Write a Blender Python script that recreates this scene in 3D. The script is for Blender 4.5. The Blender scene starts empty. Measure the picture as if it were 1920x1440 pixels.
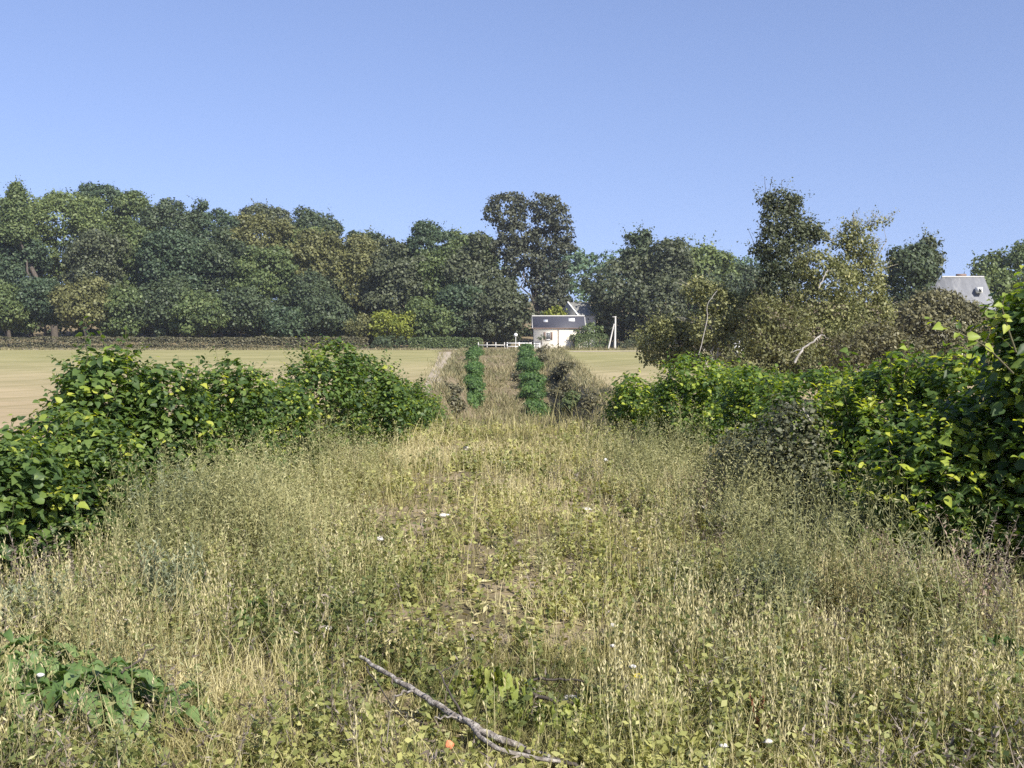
import bpy, math, random
import numpy as np
from mathutils import Vector, Matrix
R = math.radians
sc = bpy.context.scene
COL = sc.collection

# ------------------------------------------------------------------ camera, light
F = 2000.0                                    # focal length in pixels of a 1920 px wide picture
PITCH = math.atan(110 / F)
EYE = 1.8
cam = bpy.data.cameras.new('camera'); cam.sensor_width = 36; cam.lens = F / 1920 * 36
cam.clip_start = 0.05; cam.clip_end = 6000
camo = bpy.data.objects.new('camera', cam); COL.objects.link(camo)
camo.location = (0, 0, EYE); camo.rotation_euler = (math.pi / 2 - PITCH, 0, 0)
sc.camera = camo

SUN_EL, SUN_AZ = R(43), R(142)                # azimuth clockwise from +Y (the way the camera looks)
w = bpy.data.worlds.new('World'); sc.world = w; w.use_nodes = True
nt = w.node_tree; bg = nt.nodes['Background']
sky = nt.nodes.new('ShaderNodeTexSky'); sky.sky_type = 'NISHITA'; sky.sun_disc = False
sky.sun_elevation = SUN_EL; sky.sun_rotation = SUN_AZ
sky.air_density = 1.0; sky.dust_density = 0.3; sky.ozone_density = 3.0; sky.altitude = 100
tm = nt.nodes.new('ShaderNodeMix'); tm.data_type = 'RGBA'; tm.blend_type = 'MULTIPLY'; tm.inputs[0].default_value = 1
tm.inputs[7].default_value = (1.04, 0.905, 1.0, 1)
nt.links.new(sky.outputs[0], tm.inputs[6]); nt.links.new(tm.outputs[2], bg.inputs[0])
bg.inputs[1].default_value = 0.095
# the lookup direction is lifted so that the band near the horizon keeps its blue
gt = nt.nodes.new('ShaderNodeTexCoord'); gs = nt.nodes.new('ShaderNodeSeparateXYZ'); gc = nt.nodes.new('ShaderNodeCombineXYZ')
gm = nt.nodes.new('ShaderNodeMath'); gm.operation = 'MULTIPLY_ADD'; gm.inputs[1].default_value = .66; gm.inputs[2].default_value = .14
nt.links.new(gt.outputs['Generated'], gs.inputs[0]); nt.links.new(gs.outputs[0], gc.inputs[0]); nt.links.new(gs.outputs[1], gc.inputs[1])
nt.links.new(gs.outputs[2], gm.inputs[0]); nt.links.new(gm.outputs[0], gc.inputs[2]); nt.links.new(gc.outputs[0], sky.inputs[0])
sl = bpy.data.lights.new('sun', 'SUN'); sl.energy = 4.6; sl.angle = R(0.5); sl.color = (1, .95, .86)
so = bpy.data.objects.new('sun', sl); COL.objects.link(so)
sdir = Vector((math.sin(SUN_AZ) * math.cos(SUN_EL), math.cos(SUN_AZ) * math.cos(SUN_EL), math.sin(SUN_EL)))
so.rotation_euler = sdir.to_track_quat('Z', 'Y').to_euler(); so.location = (0, 0, 60)
sc.view_settings.view_transform = 'Standard'; sc.view_settings.look = 'None'
sc.view_settings.gamma = 1; sc.view_settings.exposure = 0.9
cy = sc.cycles
cy.max_bounces = 5; cy.diffuse_bounces = 3; cy.transmission_bounces = 3; cy.glossy_bounces = 2
cy.transparent_max_bounces = 4; cy.use_denoising = False

# ------------------------------------------------------------------ helpers
rs = np.random.RandomState(7)

def px(x, y, D):
    "the world point at distance D (metres along +Y) that sits at pixel (x, y) of the photograph"
    a = (x - 960) / F; b = (720 - y) / F
    d = np.array([a, math.cos(PITCH) + b * math.sin(PITCH), -math.sin(PITCH) + b * math.cos(PITCH)])
    p = d * (D / d[1]); return np.array([p[0], D, p[2] + EYE])

def S(t):
    t = np.clip(t, 0, 1); return t * t * (3 - 2 * t)

def vnoise(x, y, seed=0):
    xi = np.floor(x).astype(np.int64); yi = np.floor(y).astype(np.int64)
    def hsh(a, b):
        n = (a * 374761393 + b * 668265263 + seed * 1442695041) & 0xffffffff
        n = ((n ^ (n >> 13)) * 1274126177) & 0xffffffff
        return ((n ^ (n >> 16)) & 0xffff) / 65535.0
    fx = S(x - xi); fy = S(y - yi)
    return (hsh(xi, yi) * (1 - fx) + hsh(xi + 1, yi) * fx) * (1 - fy) + (hsh(xi, yi + 1) * (1 - fx) + hsh(xi + 1, yi + 1) * fx) * fy

def fbm(x, y, seed=0, o=3):
    x = np.asarray(x, float); y = np.asarray(y, float)
    s = 0; a = .5; t = 0
    for k in range(o):
        s = s + a * vnoise(x, y, seed + k); t += a; x = x * 2.03; y = y * 2.03; a *= .55
    return s / t

def h(x, y):
    x = np.asarray(x, float); y = np.asarray(y, float)
    emb = 2.6 * (1 - S((np.abs(x) - 4.4) / 4.5)) * (1 - S((y - 17.5) / 9))
    dip = 3.0 * (1 - S((np.abs(x - .3) - 3.2) / 2.2)) * S((y - 34) / 40) * (1 - S((y - 92) / 62))
    hill = 11 * S((y - 214) / 90)
    bump = .06 * (fbm(x * 1.3, y * 1.3, 5) - .5) * (y < 40) + .25 * (fbm(x * .3, y * .3, 9) - .5) * (emb < .01) * (np.abs(x) < 5.2) * S((y - 40) / 10)
    return -2.6 + emb - dip + hill + bump

def hz(x, y): return float(h(x, y))

def ground_at(x, y):
    "the point of the ground seen at pixel (x, y)"
    for D in np.concatenate([np.arange(3, 30, .05), np.arange(30, 260, .25)]):
        p = px(x, y, D)
        if p[2] <= hz(p[0], D): return p
    return px(x, y, 200)

def tag(o, label=None, cat=None, group=None, kind=None):
    if label: o['label'] = label
    if cat: o['category'] = cat
    if group: o['group'] = group
    if kind: o['kind'] = kind
    return o

def empty(name, loc, label, cat, group=None, rz=0):
    o = bpy.data.objects.new(name, None); COL.objects.link(o); o.location = [float(v) for v in loc]
    o.rotation_euler = (0, 0, rz); o.empty_display_size = .1
    return tag(o, label, cat, group)

class Geo:
    "collects polygons; build() links them as one mesh object"
    def __init__(s): s.V = []; s.L = []; s.N = []; s.T = []; s.n = 0
    def add(s, V, loops, sizes, tint=.5):
        V = np.asarray(V, np.float32).reshape(-1, 3); sizes = np.asarray(sizes, np.int32).ravel()
        s.V.append(V); s.L.append(np.asarray(loops, np.int64).ravel() + s.n); s.N.append(sizes)
        t = np.asarray(tint, np.float32); s.T.append(np.full(len(sizes), float(t), np.float32) if t.ndim == 0 else t)
        s.n += len(V); return s
    def inst(s, tpl, pos, fr, sc_, tint):
        "copies of a small template: pos (N,3), frames (N,3,3) rows u,v,n, scale (N,) or (N,3)"
        T, faces = tpl; N = len(pos)
        if N == 0: return s
        sc_ = np.asarray(sc_, float)
        if sc_.ndim == 1: sc_ = np.repeat(sc_[:, None], 3, 1)
        P = np.einsum('mk,nk,nkj->nmj', T, sc_, fr) + pos[:, None, :]
        m = len(T); sizes = np.array([len(f) for f in faces]); flat = np.concatenate([np.array(f) for f in faces])
        L = (flat[None, :] + (np.arange(N) * m)[:, None])
        return s.add(P, L, np.tile(sizes, N), np.repeat(tint, len(faces)))
    def tube(s, pts, radii, n=6, tint=.5, cap=True):
        pts = np.asarray(pts, float); k = len(pts); radii = np.asarray(radii, float)
        tan = np.gradient(pts, axis=0); tan /= np.linalg.norm(tan, axis=1)[:, None] + 1e-9
        ref = np.array([0, 0, 1.]) if abs(tan[:, 2]).mean() < .8 else np.array([1., 0, 0])
        a = np.cross(tan, ref); a /= np.linalg.norm(a, axis=1)[:, None] + 1e-9; b = np.cross(tan, a)
        th = np.arange(n) / n * 2 * math.pi
        V = pts[:, None, :] + radii[:, None, None] * (np.cos(th)[None, :, None] * a[:, None, :] + np.sin(th)[None, :, None] * b[:, None, :])
        i = np.arange(k - 1)[:, None] * n; j = np.arange(n)[None, :]; j2 = (j + 1) % n
        L = np.stack([i + j, i + j2, i + n + j2, i + n + j], -1).reshape(-1, 4)
        s.add(V, L, np.full(len(L), 4), tint)
        if cap:
            s.add(V[-1], np.arange(n), [n], tint); s.add(V[0], np.arange(n)[::-1], [n], tint)
        return s
    def box(s, c, d, rz=0, tint=.5):
        c = np.asarray(c, float); d = np.asarray(d, float) / 2
        q = np.array([[x, y, z] for z in (-1, 1) for y in (-1, 1) for x in (-1, 1)], float) * d
        ca, sa = math.cos(rz), math.sin(rz); q = q @ np.array([[ca, sa, 0], [-sa, ca, 0], [0, 0, 1]])
        f = [(0, 2, 3, 1), (4, 5, 7, 6), (0, 1, 5, 4), (2, 6, 7, 3), (0, 4, 6, 2), (1, 3, 7, 5)]
        return s.add(q + c, f, [4] * 6, tint)
    def poly(s, V, faces, tint=.5):
        return s.add(V, np.concatenate([np.array(f) for f in faces]), [len(f) for f in faces], tint)
    def build(s, name, mat, parent=None, origin=None, smooth=False):
        V = np.concatenate(s.V); L = np.concatenate(s.L).astype(np.int32); N = np.concatenate(s.N); T = np.concatenate(s.T)
        if parent is not None and origin is None: origin = parent.location
        if origin is not None: V = V - np.array(origin, np.float32)
        me = bpy.data.meshes.new(name)
        me.vertices.add(len(V)); me.vertices.foreach_set('co', V.astype(np.float32).ravel())
        me.loops.add(len(L)); me.loops.foreach_set('vertex_index', L)
        st = np.concatenate([[0], np.cumsum(N)[:-1]]).astype(np.int32)
        me.polygons.add(len(N)); me.polygons.foreach_set('loop_start', st); me.polygons.foreach_set('loop_total', N.astype(np.int32))
        at = me.attributes.new('tint', 'FLOAT', 'FACE'); at.data.foreach_set('value', T)
        if smooth: me.polygons.foreach_set('use_smooth', np.ones(len(N), bool))
        me.update(calc_edges=True)
        me.materials.append(mat)
        o = bpy.data.objects.new(name, me); COL.objects.link(o)
        if parent is not None: o.parent = parent
        elif origin is not None: o.location = [float(v) for v in origin]
        return o

def norm(a): return a / (np.linalg.norm(a, axis=-1, keepdims=True) + 1e-9)

def frames(n, rng, u=None):
    "orthonormal rows u, v, n for normals n (N,3); u is the leaf's length direction"
    n = norm(n)
    r = rng.normal(size=n.shape) if u is None else u
    u = norm(r - (r * n).sum(1, keepdims=True) * n); v = np.cross(n, u)
    return np.stack([u, v, n], 1)

LEAF = (np.array([[0, 0, 0], [.02, .26, .10], [.34, .40, .13], [.70, .22, .02], [1.05, 0, -.20], [.72, -.25, .05], [.38, -.38, .10], [.04, -.30, .05], [.5, 0, -.02]]),
        [(0, 8, 2, 1), (8, 4, 3, 2), (0, 7, 6, 8), (8, 6, 5, 4)])
KITE = (np.array([[0, 0, 0], [.45, .32, .06], [1, 0, 0], [.45, -.32, -.04]]), [(0, 3, 2, 1)])
CLUMP = (np.array([[-.5, 0, .0], [-.1, .42, .10], [.5, .12, -.05], [.2, -.45, .05]]), [(0, 3, 2, 1)])
NARROW = (np.array([[0, 0, 0], [.4, .11, .05], [1, 0, -.1], [.4, -.11, .0]]), [(0, 3, 2, 1)])
ROUGHB = (np.array([[0, 0, 0], [.5, .1, .0], [1, .0, 0.0], [.5, -.1, .0]]), [(0, 3, 2, 1)])

# ------------------------------------------------------------------ materials
MATS = {}
def new_mat(name):
    m = bpy.data.materials.new(name); m.use_nodes = True; MATS[name] = m
    return m, m.node_tree, m.node_tree.nodes['Principled BSDF']

def leaf_mat(name, cols, transl=.3, rough=.55, tcol=None, spec=.35):
    "cols: list of (pos, rgb) picked per leaf by its tint"
    m, t, p = new_mat(name)
    a = t.nodes.new('ShaderNodeAttribute'); a.attribute_name = 'tint'
    r = t.nodes.new('ShaderNodeValToRGB'); e = r.color_ramp.elements
    e[0].position, e[0].color = cols[0][0], (*cols[0][1], 1); e[1].position, e[1].color = cols[-1][0], (*cols[-1][1], 1)
    for q, c in cols[1:-1]:
        k = e.new(q); k.color = (*c, 1)
    t.links.new(a.outputs['Fac'], r.inputs[0]); t.links.new(r.outputs[0], p.inputs['Base Color'])
    p.inputs['Roughness'].default_value = rough; p.inputs['Specular IOR Level'].default_value = spec
    if transl > 0:
        tr = t.nodes.new('ShaderNodeBsdfTranslucent'); mx = t.nodes.new('ShaderNodeMixShader')
        g = t.nodes.new('ShaderNodeMix'); g.data_type = 'RGBA'; g.blend_type = 'MULTIPLY'; g.inputs[0].default_value = 1
        g.inputs[7].default_value = (*(tcol or (1.7, 1.55, .7)), 1)
        t.links.new(r.outputs[0], g.inputs[6]); t.links.new(g.outputs[2], tr.inputs[0])
        mx.inputs[0].default_value = transl
        t.links.new(p.outputs[0], mx.inputs[1]); t.links.new(tr.outputs[0], mx.inputs[2])
        t.links.new(mx.outputs[0], t.nodes['Material Output'].inputs[0])
    return m

def surf_mat(name, cols, scale=5, rough=.8, bump=.3, detail=6, spec=.3, stretch=(1, 1, 1), metal=0, bscale=None):
    m, t, p = new_mat(name)
    tc = t.nodes.new('ShaderNodeTexCoord'); mp = t.nodes.new('ShaderNodeMapping'); mp.inputs['Scale'].default_value = stretch
    n = t.nodes.new('ShaderNodeTexNoise'); n.inputs['Scale'].default_value = scale; n.inputs['Detail'].default_value = detail; n.inputs['Roughness'].default_value = .65
    r = t.nodes.new('ShaderNodeValToRGB'); e = r.color_ramp.elements
    e[0].position, e[0].color = cols[0][0], (*cols[0][1], 1); e[1].position, e[1].color = cols[-1][0], (*cols[-1][1], 1)
    for q, c in cols[1:-1]:
        k = e.new(q); k.color = (*c, 1)
    t.links.new(tc.outputs['Object'], mp.inputs[0]); t.links.new(mp.outputs[0], n.inputs[0]); t.links.new(n.outputs[0], r.inputs[0])
    t.links.new(r.outputs[0], p.inputs['Base Color'])
    p.inputs['Roughness'].default_value = rough; p.inputs['Specular IOR Level'].default_value = spec; p.inputs['Metallic'].default_value = metal
    if bump:
        b = t.nodes.new('ShaderNodeBump'); b.inputs['Strength'].default_value = bump; b.inputs['Distance'].default_value = .02
        n2 = t.nodes.new('ShaderNodeTexNoise'); n2.inputs['Scale'].default_value = bscale or scale * 4; n2.inputs['Detail'].default_value = 4
        t.links.new(mp.outputs[0], n2.inputs[0]); t.links.new(n2.outputs[0], b.inputs['Height']); t.links.new(b.outputs[0], p.inputs['Normal'])
    return m

# far and middle-distance foliage
C = dict
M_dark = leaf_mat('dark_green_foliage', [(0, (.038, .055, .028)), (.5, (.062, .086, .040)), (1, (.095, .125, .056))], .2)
M_mid = leaf_mat('green_foliage', [(0, (.048, .072, .026)), (.5, (.095, .132, .044)), (1, (.16, .195, .070))], .22)
M_pale = leaf_mat('pale_green_foliage', [(0, (.070, .100, .034)), (.5, (.130, .170, .055)), (1, (.20, .24, .085))], .22)
M_olive = leaf_mat('olive_foliage', [(0, (.070, .078, .030)), (.5, (.135, .140, .050)), (1, (.21, .21, .080))], .22)
M_brown = leaf_mat('brown_green_foliage', [(0, (.046, .056, .030)), (.5, (.082, .096, .048)), (1, (.13, .145, .074))], .2, tcol=(1.3, 1.5, .7))
M_blue = leaf_mat('blue_green_foliage', [(0, (.032, .055, .030)), (.5, (.060, .092, .046)), (1, (.10, .14, .068))], .2)
M_yel = leaf_mat('yellow_green_foliage', [(0, (.09, .12, .02)), (.5, (.19, .22, .03)), (1, (.30, .32, .06))], .25)
M_willow = leaf_mat('willow_scrub_foliage', [(0, (.075, .082, .032)), (.45, (.165, .172, .066)), (.8, (.26, .26, .10)), (1, (.36, .34, .15))], .22, tcol=(1.2, 1.4, .7))
M_rust = leaf_mat('rusty_dome_foliage', [(0, (.060, .060, .030)), (.5, (.130, .122, .058)), (1, (.21, .195, .09))], .2, tcol=(1.4, 1.35, .7))
M_hill = leaf_mat('far_wood_foliage', [(0, (.05, .085, .045)), (.5, (.08, .13, .062)), (1, (.12, .18, .085))], .15)
# near
M_lime = leaf_mat('broad_bush_leaf', [(0, (.034, .065, .022)), (.45, (.078, .130, .034)), (.80, (.14, .20, .05)), (.90, (.22, .29, .05)), (1, (.40, .42, .07))], .36, rough=.5, tcol=(2.2, 2.1, .6), spec=.35)
M_limeR = leaf_mat('sunlit_bush_leaf', [(0, (.032, .062, .020)), (.45, (.080, .135, .034)), (.75, (.15, .22, .045)), (.90, (.27, .34, .05)), (1, (.42, .45, .07))], .40, rough=.5, tcol=(2.3, 2.2, .5), spec=.35)  # yellow end of the ramp puts sunlight into the leaf colour
M_tall = leaf_mat('tall_tree_foliage', [(0, (.036, .042, .028)), (.5, (.066, .074, .044)), (1, (.115, .122, .072))], .15)
M_row = leaf_mat('row_shrub_leaf', [(0, (.028, .060, .016)), (.5, (.065, .125, .030)), (1, (.13, .21, .055))], .28, tcol=(1.6, 1.7, .6))
M_thorn = leaf_mat('thorn_bush_leaf', [(0, (.045, .052, .030)), (.5, (.10, .11, .058)), (.9, (.18, .18, .10)), (1, (.28, .26, .17))], .2)
M_bramble = leaf_mat('bramble_leaf', [(0, (.06, .06, .032)), (.5, (.12, .115, .06)), (1, (.22, .195, .11))], .2)
M_straw = leaf_mat('dry_grass_blade', [(0, (.10, .105, .035)), (.3, (.20, .195, .070)), (.6, (.37, .325, .14)), (1, (.60, .54, .31))], .22, rough=.6, tcol=(1.3, 1.2, .8))
M_green = leaf_mat('green_weed_leaf', [(0, (.055, .080, .026)), (.35, (.130, .155, .046)), (.7, (.26, .27, .085)), (1, (.38, .37, .13))], .28, tcol=(1.6, 1.5, .6))
M_mug = leaf_mat('grey_green_weed', [(0, (.11, .12, .050)), (.5, (.235, .235, .098)), (1, (.42, .39, .19))], .22, tcol=(1.3, 1.3, .8))
M_mugp = leaf_mat('silvery_weed', [(0, (.085, .11, .060)), (.5, (.19, .215, .125)), (1, (.36, .37, .24))], .2, tcol=(1.2, 1.3, .9))
M_dead = leaf_mat('dead_weed_stem', [(0, (.065, .050, .038)), (.5, (.16, .13, .10)), (1, (.33, .28, .23))], .1)
M_pink = leaf_mat('faded_pink_weed', [(0, (.13, .095, .07)), (.5, (.24, .17, .13)), (1, (.38, .29, .23))], .15)
M_dockl = leaf_mat('big_weed_leaf', [(0, (.055, .10, .026)), (.5, (.10, .165, .046)), (1, (.18, .25, .09))], .25, rough=.5, tcol=(1.5, 1.6, .6))
M_citr = leaf_mat('bright_weed_leaf', [(0, (.12, .16, .03)), (.5, (.22, .26, .05)), (1, (.34, .36, .10))], .3)
M_red = leaf_mat('rusty_seed_stalk', [(0, (.12, .05, .025)), (1, (.28, .12, .06))], .1)
M_corr = leaf_mat('corridor_dry_grass', [(0, (.09, .10, .04)), (.35, (.18, .17, .08)), (.7, (.29, .25, .13)), (1, (.44, .38, .22))], .2, tcol=(1.2, 1.1, .8))
M_white = leaf_mat('white_petal', [(0, (.75, .75, .70)), (1, (.85, .85, .82))], .2)
M_yflow = leaf_mat('yellow_petal', [(0, (.70, .55, .03)), (1, (.8, .7, .08))], .2)
M_bark = surf_mat('bark', [(.3, (.05, .04, .032)), (.7, (.13, .11, .09))], 8, .9, .6, stretch=(1, 1, .3))
M_stem = surf_mat('green_brown_stem', [(.3, (.06, .055, .03)), (.7, (.15, .14, .07))], 12, .8, .3)
M_pbark = surf_mat('pale_dead_wood', [(.3, (.25, .23, .20)), (.7, (.48, .45, .40))], 6, .85, .4)
M_ground = surf_mat('embankment_soil', [(.3, (.09, .075, .04)), (.5, (.18, .145, .085)), (.62, (.27, .215, .14)), (.75, (.36, .30, .21))], 1.3, .95, .6, 10, .1, bscale=14)

# ------------------------------------------------------------------ ground, field, road
def grid_axis(lims):
    out = []
    for a, b, st in lims: out.append(np.arange(a, b, st))
    return np.concatenate(out + [np.array([lims[-1][1]])])
def sheet(xs, ys, name, mat, off=0.0):
    X, Y = np.meshgrid(xs, ys); Z = h(X, Y) + off
    nx, ny = len(xs), len(ys); V = np.stack([X, Y, Z], -1).reshape(-1, 3)
    i = (np.arange(ny - 1)[:, None] * nx + np.arange(nx - 1)[None, :])
    L = np.stack([i, i + 1, i + nx + 1, i + nx], -1).reshape(-1, 4)
    return tag(Geo().add(V, L, np.full(len(L), 4)).build(name, mat, smooth=True), kind='structure')
sheet(grid_axis([(-1500, -300, 100), (-300, -60, 20), (-60, -12, 4), (-12, 12, .3), (12, 60, 4), (60, 300, 20), (300, 1500, 100)]),
      grid_axis([(-300, -20, 20), (-20, 0, 2), (0, 30, .35), (30, 210, 1.5), (210, 320, 6), (320, 2000, 120)]), 'ground', M_ground)

def field_mat():
    m, t, p = new_mat('harvested_field')
    tc = t.nodes.new('ShaderNodeTexCoord'); sp = t.nodes.new('ShaderNodeSeparateXYZ'); t.links.new(tc.outputs['Object'], sp.inputs[0])
    n = t.nodes.new('ShaderNodeTexNoise'); n.inputs['Scale'].default_value = .035; n.inputs['Detail'].default_value = 5; t.links.new(tc.outputs['Object'], n.inputs[0])
    mr = t.nodes.new('ShaderNodeMapRange'); mr.inputs[1].default_value = 55; mr.inputs[2].default_value = 165; t.links.new(sp.outputs[1], mr.inputs[0])
    ad = t.nodes.new('ShaderNodeMath'); ad.operation = 'MULTIPLY_ADD'; ad.inputs[1].default_value = .5; t.links.new(n.outputs[0], ad.inputs[0]); t.links.new(mr.outputs[0], ad.inputs[2])
    r = t.nodes.new('ShaderNodeValToRGB'); e = r.color_ramp.elements
    e[0].position, e[0].color = .15, (.37, .285, .19, 1); e[1].position, e[1].color = 1.2, (.275, .255, .125, 1)
    k = e.new(.6); k.color = (.315, .27, .155, 1)
    t.links.new(ad.outputs[0], r.inputs[0])
    mp = t.nodes.new('ShaderNodeMapping'); mp.inputs['Scale'].default_value = (.25, 2.2, 1); mp.inputs['Rotation'].default_value = (0, 0, .06); t.links.new(tc.outputs['Object'], mp.inputs[0])
    n2 = t.nodes.new('ShaderNodeTexNoise'); n2.inputs['Scale'].default_value = 1.2; n2.inputs['Detail'].default_value = 6; t.links.new(mp.outputs[0], n2.inputs[0])
    r2 = t.nodes.new('ShaderNodeValToRGB'); r2.color_ramp.elements[0].color = (.85, .86, .83, 1); r2.color_ramp.elements[1].color = (1.14, 1.12, 1.10, 1)
    r2.color_ramp.elements[0].position = .3; r2.color_ramp.elements[1].position = .7
    t.links.new(n2.outputs[0], r2.inputs[0])
    mx = t.nodes.new('ShaderNodeMix'); mx.data_type = 'RGBA'; mx.blend_type = 'MULTIPLY'; mx.inputs[0].default_value = 1
    t.links.new(r.outputs[0], mx.inputs[6]); t.links.new(r2.outputs[0], mx.inputs[7]); t.links.new(mx.outputs[2], p.inputs['Base Color'])
    p.inputs['Roughness'].default_value = .95; p.inputs['Specular IOR Level'].default_value = .1
    wv = t.nodes.new('ShaderNodeTexWave'); wv.inputs['Scale'].default_value = .055; wv.inputs['Distortion'].default_value = .6; wv.bands_direction = 'X'
    mw_ = t.nodes.new('ShaderNodeMapping'); mw_.inputs['Rotation'].default_value = (0, 0, .5); t.links.new(tc.outputs['Object'], mw_.inputs[0]); t.links.new(mw_.outputs[0], wv.inputs[0])
    rw = t.nodes.new('ShaderNodeValToRGB'); rw.color_ramp.elements[0].color = (.86, .87, .82, 1); rw.color_ramp.elements[0].position = .02; rw.color_ramp.elements[1].color = (1, 1, 1, 1); rw.color_ramp.elements[1].position = .10
    t.links.new(wv.outputs[0], rw.inputs[0]); n3 = t.nodes.new('ShaderNodeTexNoise'); n3.inputs['Scale'].default_value = .12; n3.inputs['Detail'].default_value = 8; t.links.new(tc.outputs['Object'], n3.inputs[0])
    r3 = t.nodes.new('ShaderNodeValToRGB'); r3.color_ramp.elements[0].color = (.84, .86, .78, 1); r3.color_ramp.elements[0].position = .35; r3.color_ramp.elements[1].color = (1.1, 1.08, 1.08, 1); r3.color_ramp.elements[1].position = .65; t.links.new(n3.outputs[0], r3.inputs[0])
    m2 = t.nodes.new('ShaderNodeMix'); m2.data_type = 'RGBA'; m2.blend_type = 'MULTIPLY'; m2.inputs[0].default_value = 1; m3 = t.nodes.new('ShaderNodeMix'); m3.data_type = 'RGBA'; m3.blend_type = 'MULTIPLY'; m3.inputs[0].default_value = 1
    t.links.new(mx.outputs[2], m2.inputs[6]); t.links.new(rw.outputs[0], m2.inputs[7]); t.links.new(m2.outputs[2], m3.inputs[6]); t.links.new(r3.outputs[0], m3.inputs[7]); t.links.new(m3.outputs[2], p.inputs['Base Color'])
    b = t.nodes.new('ShaderNodeBump'); b.inputs['Strength'].default_value = .5; b.inputs['Distance'].default_value = .1
    t.links.new(n2.outputs[0], b.inputs['Height']); t.links.new(b.outputs[0], p.inputs['Normal'])
    return m
M_field = field_mat()
def field(name, side):
    ys = np.linspace(32, 188.5, 60); V = []
    inner = np.interp(ys, [32, 80, 188.5], [6.3, 5.9, 12.3] if side < 0 else [6.3, 6.0, 8.2])
    outer = 400 if side < 0 else 120
    inner = inner + .35 * (fbm(ys * .3, ys * 0, 3 + side) - .5) * 2
    xs = np.stack([inner + (outer - inner) * t for t in (0, .02, .06, .15, .4, 1)], 1) * side
    Y = np.repeat(ys[:, None], 6, 1); V = np.stack([xs, Y, np.full_like(Y, -2.57)], -1).reshape(-1, 3)
    i = np.arange(59)[:, None] * 6 + np.arange(5)[None, :]
    L = np.stack([i, i + 1, i + 7, i + 6], -1).reshape(-1, 4)
    if side < 0: L = L[:, ::-1]
    tag(Geo().add(V, L, np.full(len(L), 4)).build(name, M_field), kind='structure')
field('field', -1); field('field', 1)
M_road = surf_mat('pale_gravel', [(.3, (.42, .37, .29)), (.7, (.62, .56, .46))], 2, .95, .3)
M_path = surf_mat('bare_pink_soil', [(.3, (.26, .215, .155)), (.7, (.44, .375, .28))], 1.2, .95, .4)
def strip(name, pts, wd, mat, off=.035):
    pts = np.asarray(pts, float); wd = np.asarray(wd, float) if np.ndim(wd) else np.full(len(pts), wd)
    k = np.linspace(0, len(pts) - 1, 60); P = np.stack([np.interp(k, np.arange(len(pts)), pts[:, a]) for a in (0, 1)], 1); W = np.interp(k, np.arange(len(pts)), wd)
    t = norm(np.gradient(P, axis=0)); nrm = np.stack([t[:, 1], -t[:, 0]], 1)
    W = W * (.8 + .4 * fbm(k * .7, k * 0, 4))
    cols = [P + nrm * (W * q)[:, None] for q in (-.5, 0, .5)]
    V = np.stack([np.concatenate([c, (h(c[:, 0], c[:, 1]) + off)[:, None]], 1) for c in cols], 1).reshape(-1, 3)
    i = np.arange(59)[:, None] * 3 + np.arange(2)[None, :]
    L = np.stack([i, i + 1, i + 4, i + 3], -1).reshape(-1, 4)
    return tag(Geo().add(V, L, np.full(len(L), 4)).build(name, mat), kind='structure')
tag(Geo().poly([(-400, 190, -2.53), (60, 190, -2.53), (60, 194.6, -2.5), (-400, 194.6, -2.5)], [(0, 1, 2, 3)]).build('road', M_road), kind='structure')
strip('path', [(-10.5, 176), (-9.3, 150), (-7.6, 115), (-6.0, 80), (-5.6, 60)], [3.4, 2.5, 1.6, 1.0, .6], M_path)
strip('verge', [(9.6, 178), (30, 184), (70, 186)], [6, 5, 5], M_path, .045)

# ------------------------------------------------------------------ trees
def sphere_dirs(n, rng):
    return norm(rng.normal(size=(n, 3)))

def crown(g, lobes, n, rng, size, clump_r, tpl=CLUMP, per=14, up=.35, jit=.6, tb=(.15, .85), hang=False, front=True, flat=.7):
    Cn = np.array([l[0] for l in lobes]); Rn = np.array([l[1] for l in lobes])
    area = (Rn[:, 0] * Rn[:, 2] + Rn[:, 0] * Rn[:, 1] + Rn[:, 1] * Rn[:, 2]); pr = area / area.sum()
    nc = max(4, n // per)
    k = rng.choice(len(lobes), nc * 2, p=pr); d = sphere_dirs(nc * 2, rng)
    rad = 1 - np.abs(rng.normal(0, .16, nc * 2)); rad = np.clip(rad, .35, 1.04)
    c = Cn[k] + Rn[k] * d * rad[:, None]
    keep = np.ones(len(c), bool)
    for j in range(len(lobes)):
        q = (((c - Cn[j]) / Rn[j]) ** 2).sum(1); keep &= ~((q < .5) & (k != j))
    if front: keep &= ~((d[:, 1] > .3) & (rng.rand(len(c)) < .6))
    c, d = c[keep][:nc], d[keep][:nc]
    ct = rng.uniform(tb[0], tb[1], len(c))
    m = rng.poisson(per, len(c)) + 3; idx = np.repeat(np.arange(len(c)), m); N = len(idx)
    off = rng.normal(size=(N, 3)) * clump_r * (np.array([1, 1, flat])); P = c[idx] + off
    nn = norm(off) * .6 + d[idx] * .5 + np.array([0, 0, up]) + rng.normal(size=(N, 3)) * jit
    fr = frames(nn, rng, None if not hang else np.array([0, 0, -.8]) + rng.normal(size=(N, 3)) * .6)
    g.inst(tpl, P, fr, size * rng.choice([.45, .7, .9, 1.15, 1.35], N) * rng.uniform(.85, 1.15, N), np.clip(ct[idx] + rng.normal(0, .12, N), 0, 1))

def limb_path(a, b, rng, wob=.06, n=6):
    a = np.array(a, float); b = np.array(b, float); L = np.linalg.norm(b - a); t = np.linspace(0, 1, n)[:, None]
    P = a + (b - a) * t; P[1:-1] += rng.normal(size=(n - 2, 3)) * L * wob; return P

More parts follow.
